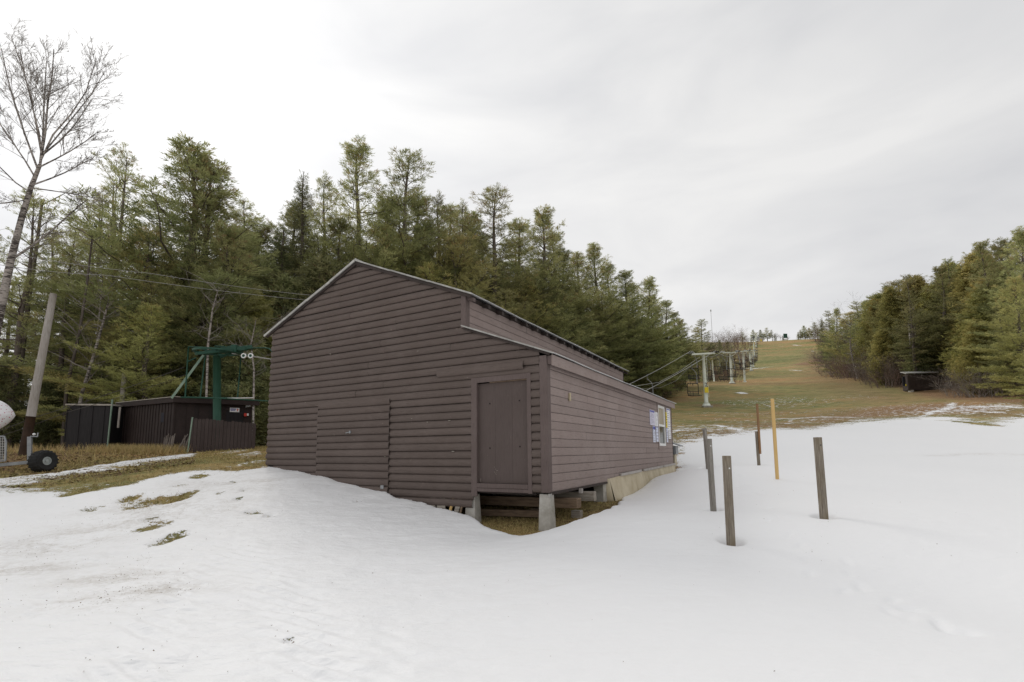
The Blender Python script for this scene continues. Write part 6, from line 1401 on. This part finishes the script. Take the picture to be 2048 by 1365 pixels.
# ================================================================== SKY, SUN, CAMERA
SUN_AZ = R(-36); SUN_EL = R(34)       # azimuth measured from +Y toward +X
w = bpy.data.worlds.new('World'); SC.world = w; w.use_nodes = True; nt = w.node_tree; nt.nodes.clear()
def wn_(t, **k):
    o = nt.nodes.new(t)
    for a, b in k.items(): setattr(o, a, b)
    return o
out = wn_('ShaderNodeOutputWorld'); bg = wn_('ShaderNodeBackground'); bg.inputs[1].default_value = SKY_STRENGTH
sky = wn_('ShaderNodeTexSky', sky_type='NISHITA', sun_disc=False); sky.sun_elevation = SUN_EL; sky.sun_rotation = SUN_AZ; sky.dust_density = 4.0; sky.air_density = 1.0; sky.ozone_density = 1.0
bw = wn_('ShaderNodeRGBToBW'); nt.links.new(sky.outputs[0], bw.inputs[0])
pw = wn_('ShaderNodeMath', operation='POWER'); pw.inputs[1].default_value = .12; nt.links.new(bw.outputs[0], pw.inputs[0])
sc_ = wn_('ShaderNodeMath', operation='MULTIPLY'); sc_.inputs[1].default_value = SKY_GAIN; nt.links.new(pw.outputs[0], sc_.inputs[0])
tc = wn_('ShaderNodeTexCoord'); mp = wn_('ShaderNodeMapping'); mp.inputs['Scale'].default_value = (1.0, 1.0, 3.2); mp.inputs['Rotation'].default_value = (0, R(18), R(20)); nt.links.new(tc.outputs['Generated'], mp.inputs[0])
no = wn_('ShaderNodeTexNoise'); no.inputs['Scale'].default_value = 2.2; no.inputs['Detail'].default_value = 5; no.inputs['Roughness'].default_value = .5; no.inputs['Distortion'].default_value = .35; nt.links.new(mp.outputs[0], no.inputs['Vector'])
rp = wn_('ShaderNodeValToRGB'); e = rp.color_ramp.elements; e[0].position = .3; e[0].color = (.83, .837, .862, 1); e[1].position = .66; e[1].color = (1.06, 1.055, 1.05, 1); nt.links.new(no.outputs[0], rp.inputs[0])
mx = wn_('ShaderNodeMix', data_type='RGBA', blend_type='MULTIPLY'); mx.inputs[0].default_value = 1; nt.links.new(rp.outputs[0], mx.inputs[6]); nt.links.new(sc_.outputs[0], mx.inputs[7])
nt.links.new(mx.outputs[2], bg.inputs[0]); nt.links.new(bg.outputs[0], out.inputs[0])
w.cycles.sampling_method = 'AUTOMATIC'
sl = bpy.data.lights.new('sun', 'SUN'); sl.energy = SUN_E; sl.angle = R(22); sl.color = (1, .96, .90); so = bpy.data.objects.new('sun', sl); COL.objects.link(so)
sd_ = Vector((math.sin(SUN_AZ) * math.cos(SUN_EL), math.cos(SUN_AZ) * math.cos(SUN_EL), math.sin(SUN_EL))); so.rotation_euler = sd_.to_track_quat('Z', 'Y').to_euler(); so.location = (-20, 30, 40)
cd = bpy.data.cameras.new('camera'); co_ = bpy.data.objects.new('camera', cd); COL.objects.link(co_); SC.camera = co_
cd.sensor_fit = 'HORIZONTAL'; cd.sensor_width = 36; cd.lens = f / 2048 * 36; cd.shift_y = (cy - 682.5) / 2048; cd.clip_end = 6000; cd.clip_start = .05
co_.matrix_world = Matrix(((rt2[0], up2[0], -fwd[0], 0), (rt2[1], up2[1], -fwd[1], 0), (rt2[2], up2[2], -fwd[2], Hc), (0, 0, 0, 1)))
vs = SC.view_settings; vs.view_transform = 'Standard'; vs.look = 'None'; vs.gamma = 1; vs.exposure = EXPO
try: SC.cycles.use_denoising = DENOISE
except Exception: pass
try: SC.cycles.denoiser = 'OPENIMAGEDENOISE'; SC.cycles.denoising_prefilter = 'NONE'; SC.cycles.denoising_input_passes = 'RGB_ALBEDO_NORMAL'
except Exception: pass
SC.cycles.max_bounces = 6; SC.cycles.diffuse_bounces = 3; SC.cycles.transmission_bounces = 3; SC.cycles.transparent_max_bounces = 4; SC.cycles.caustics_reflective = False; SC.cycles.caustics_refractive = False
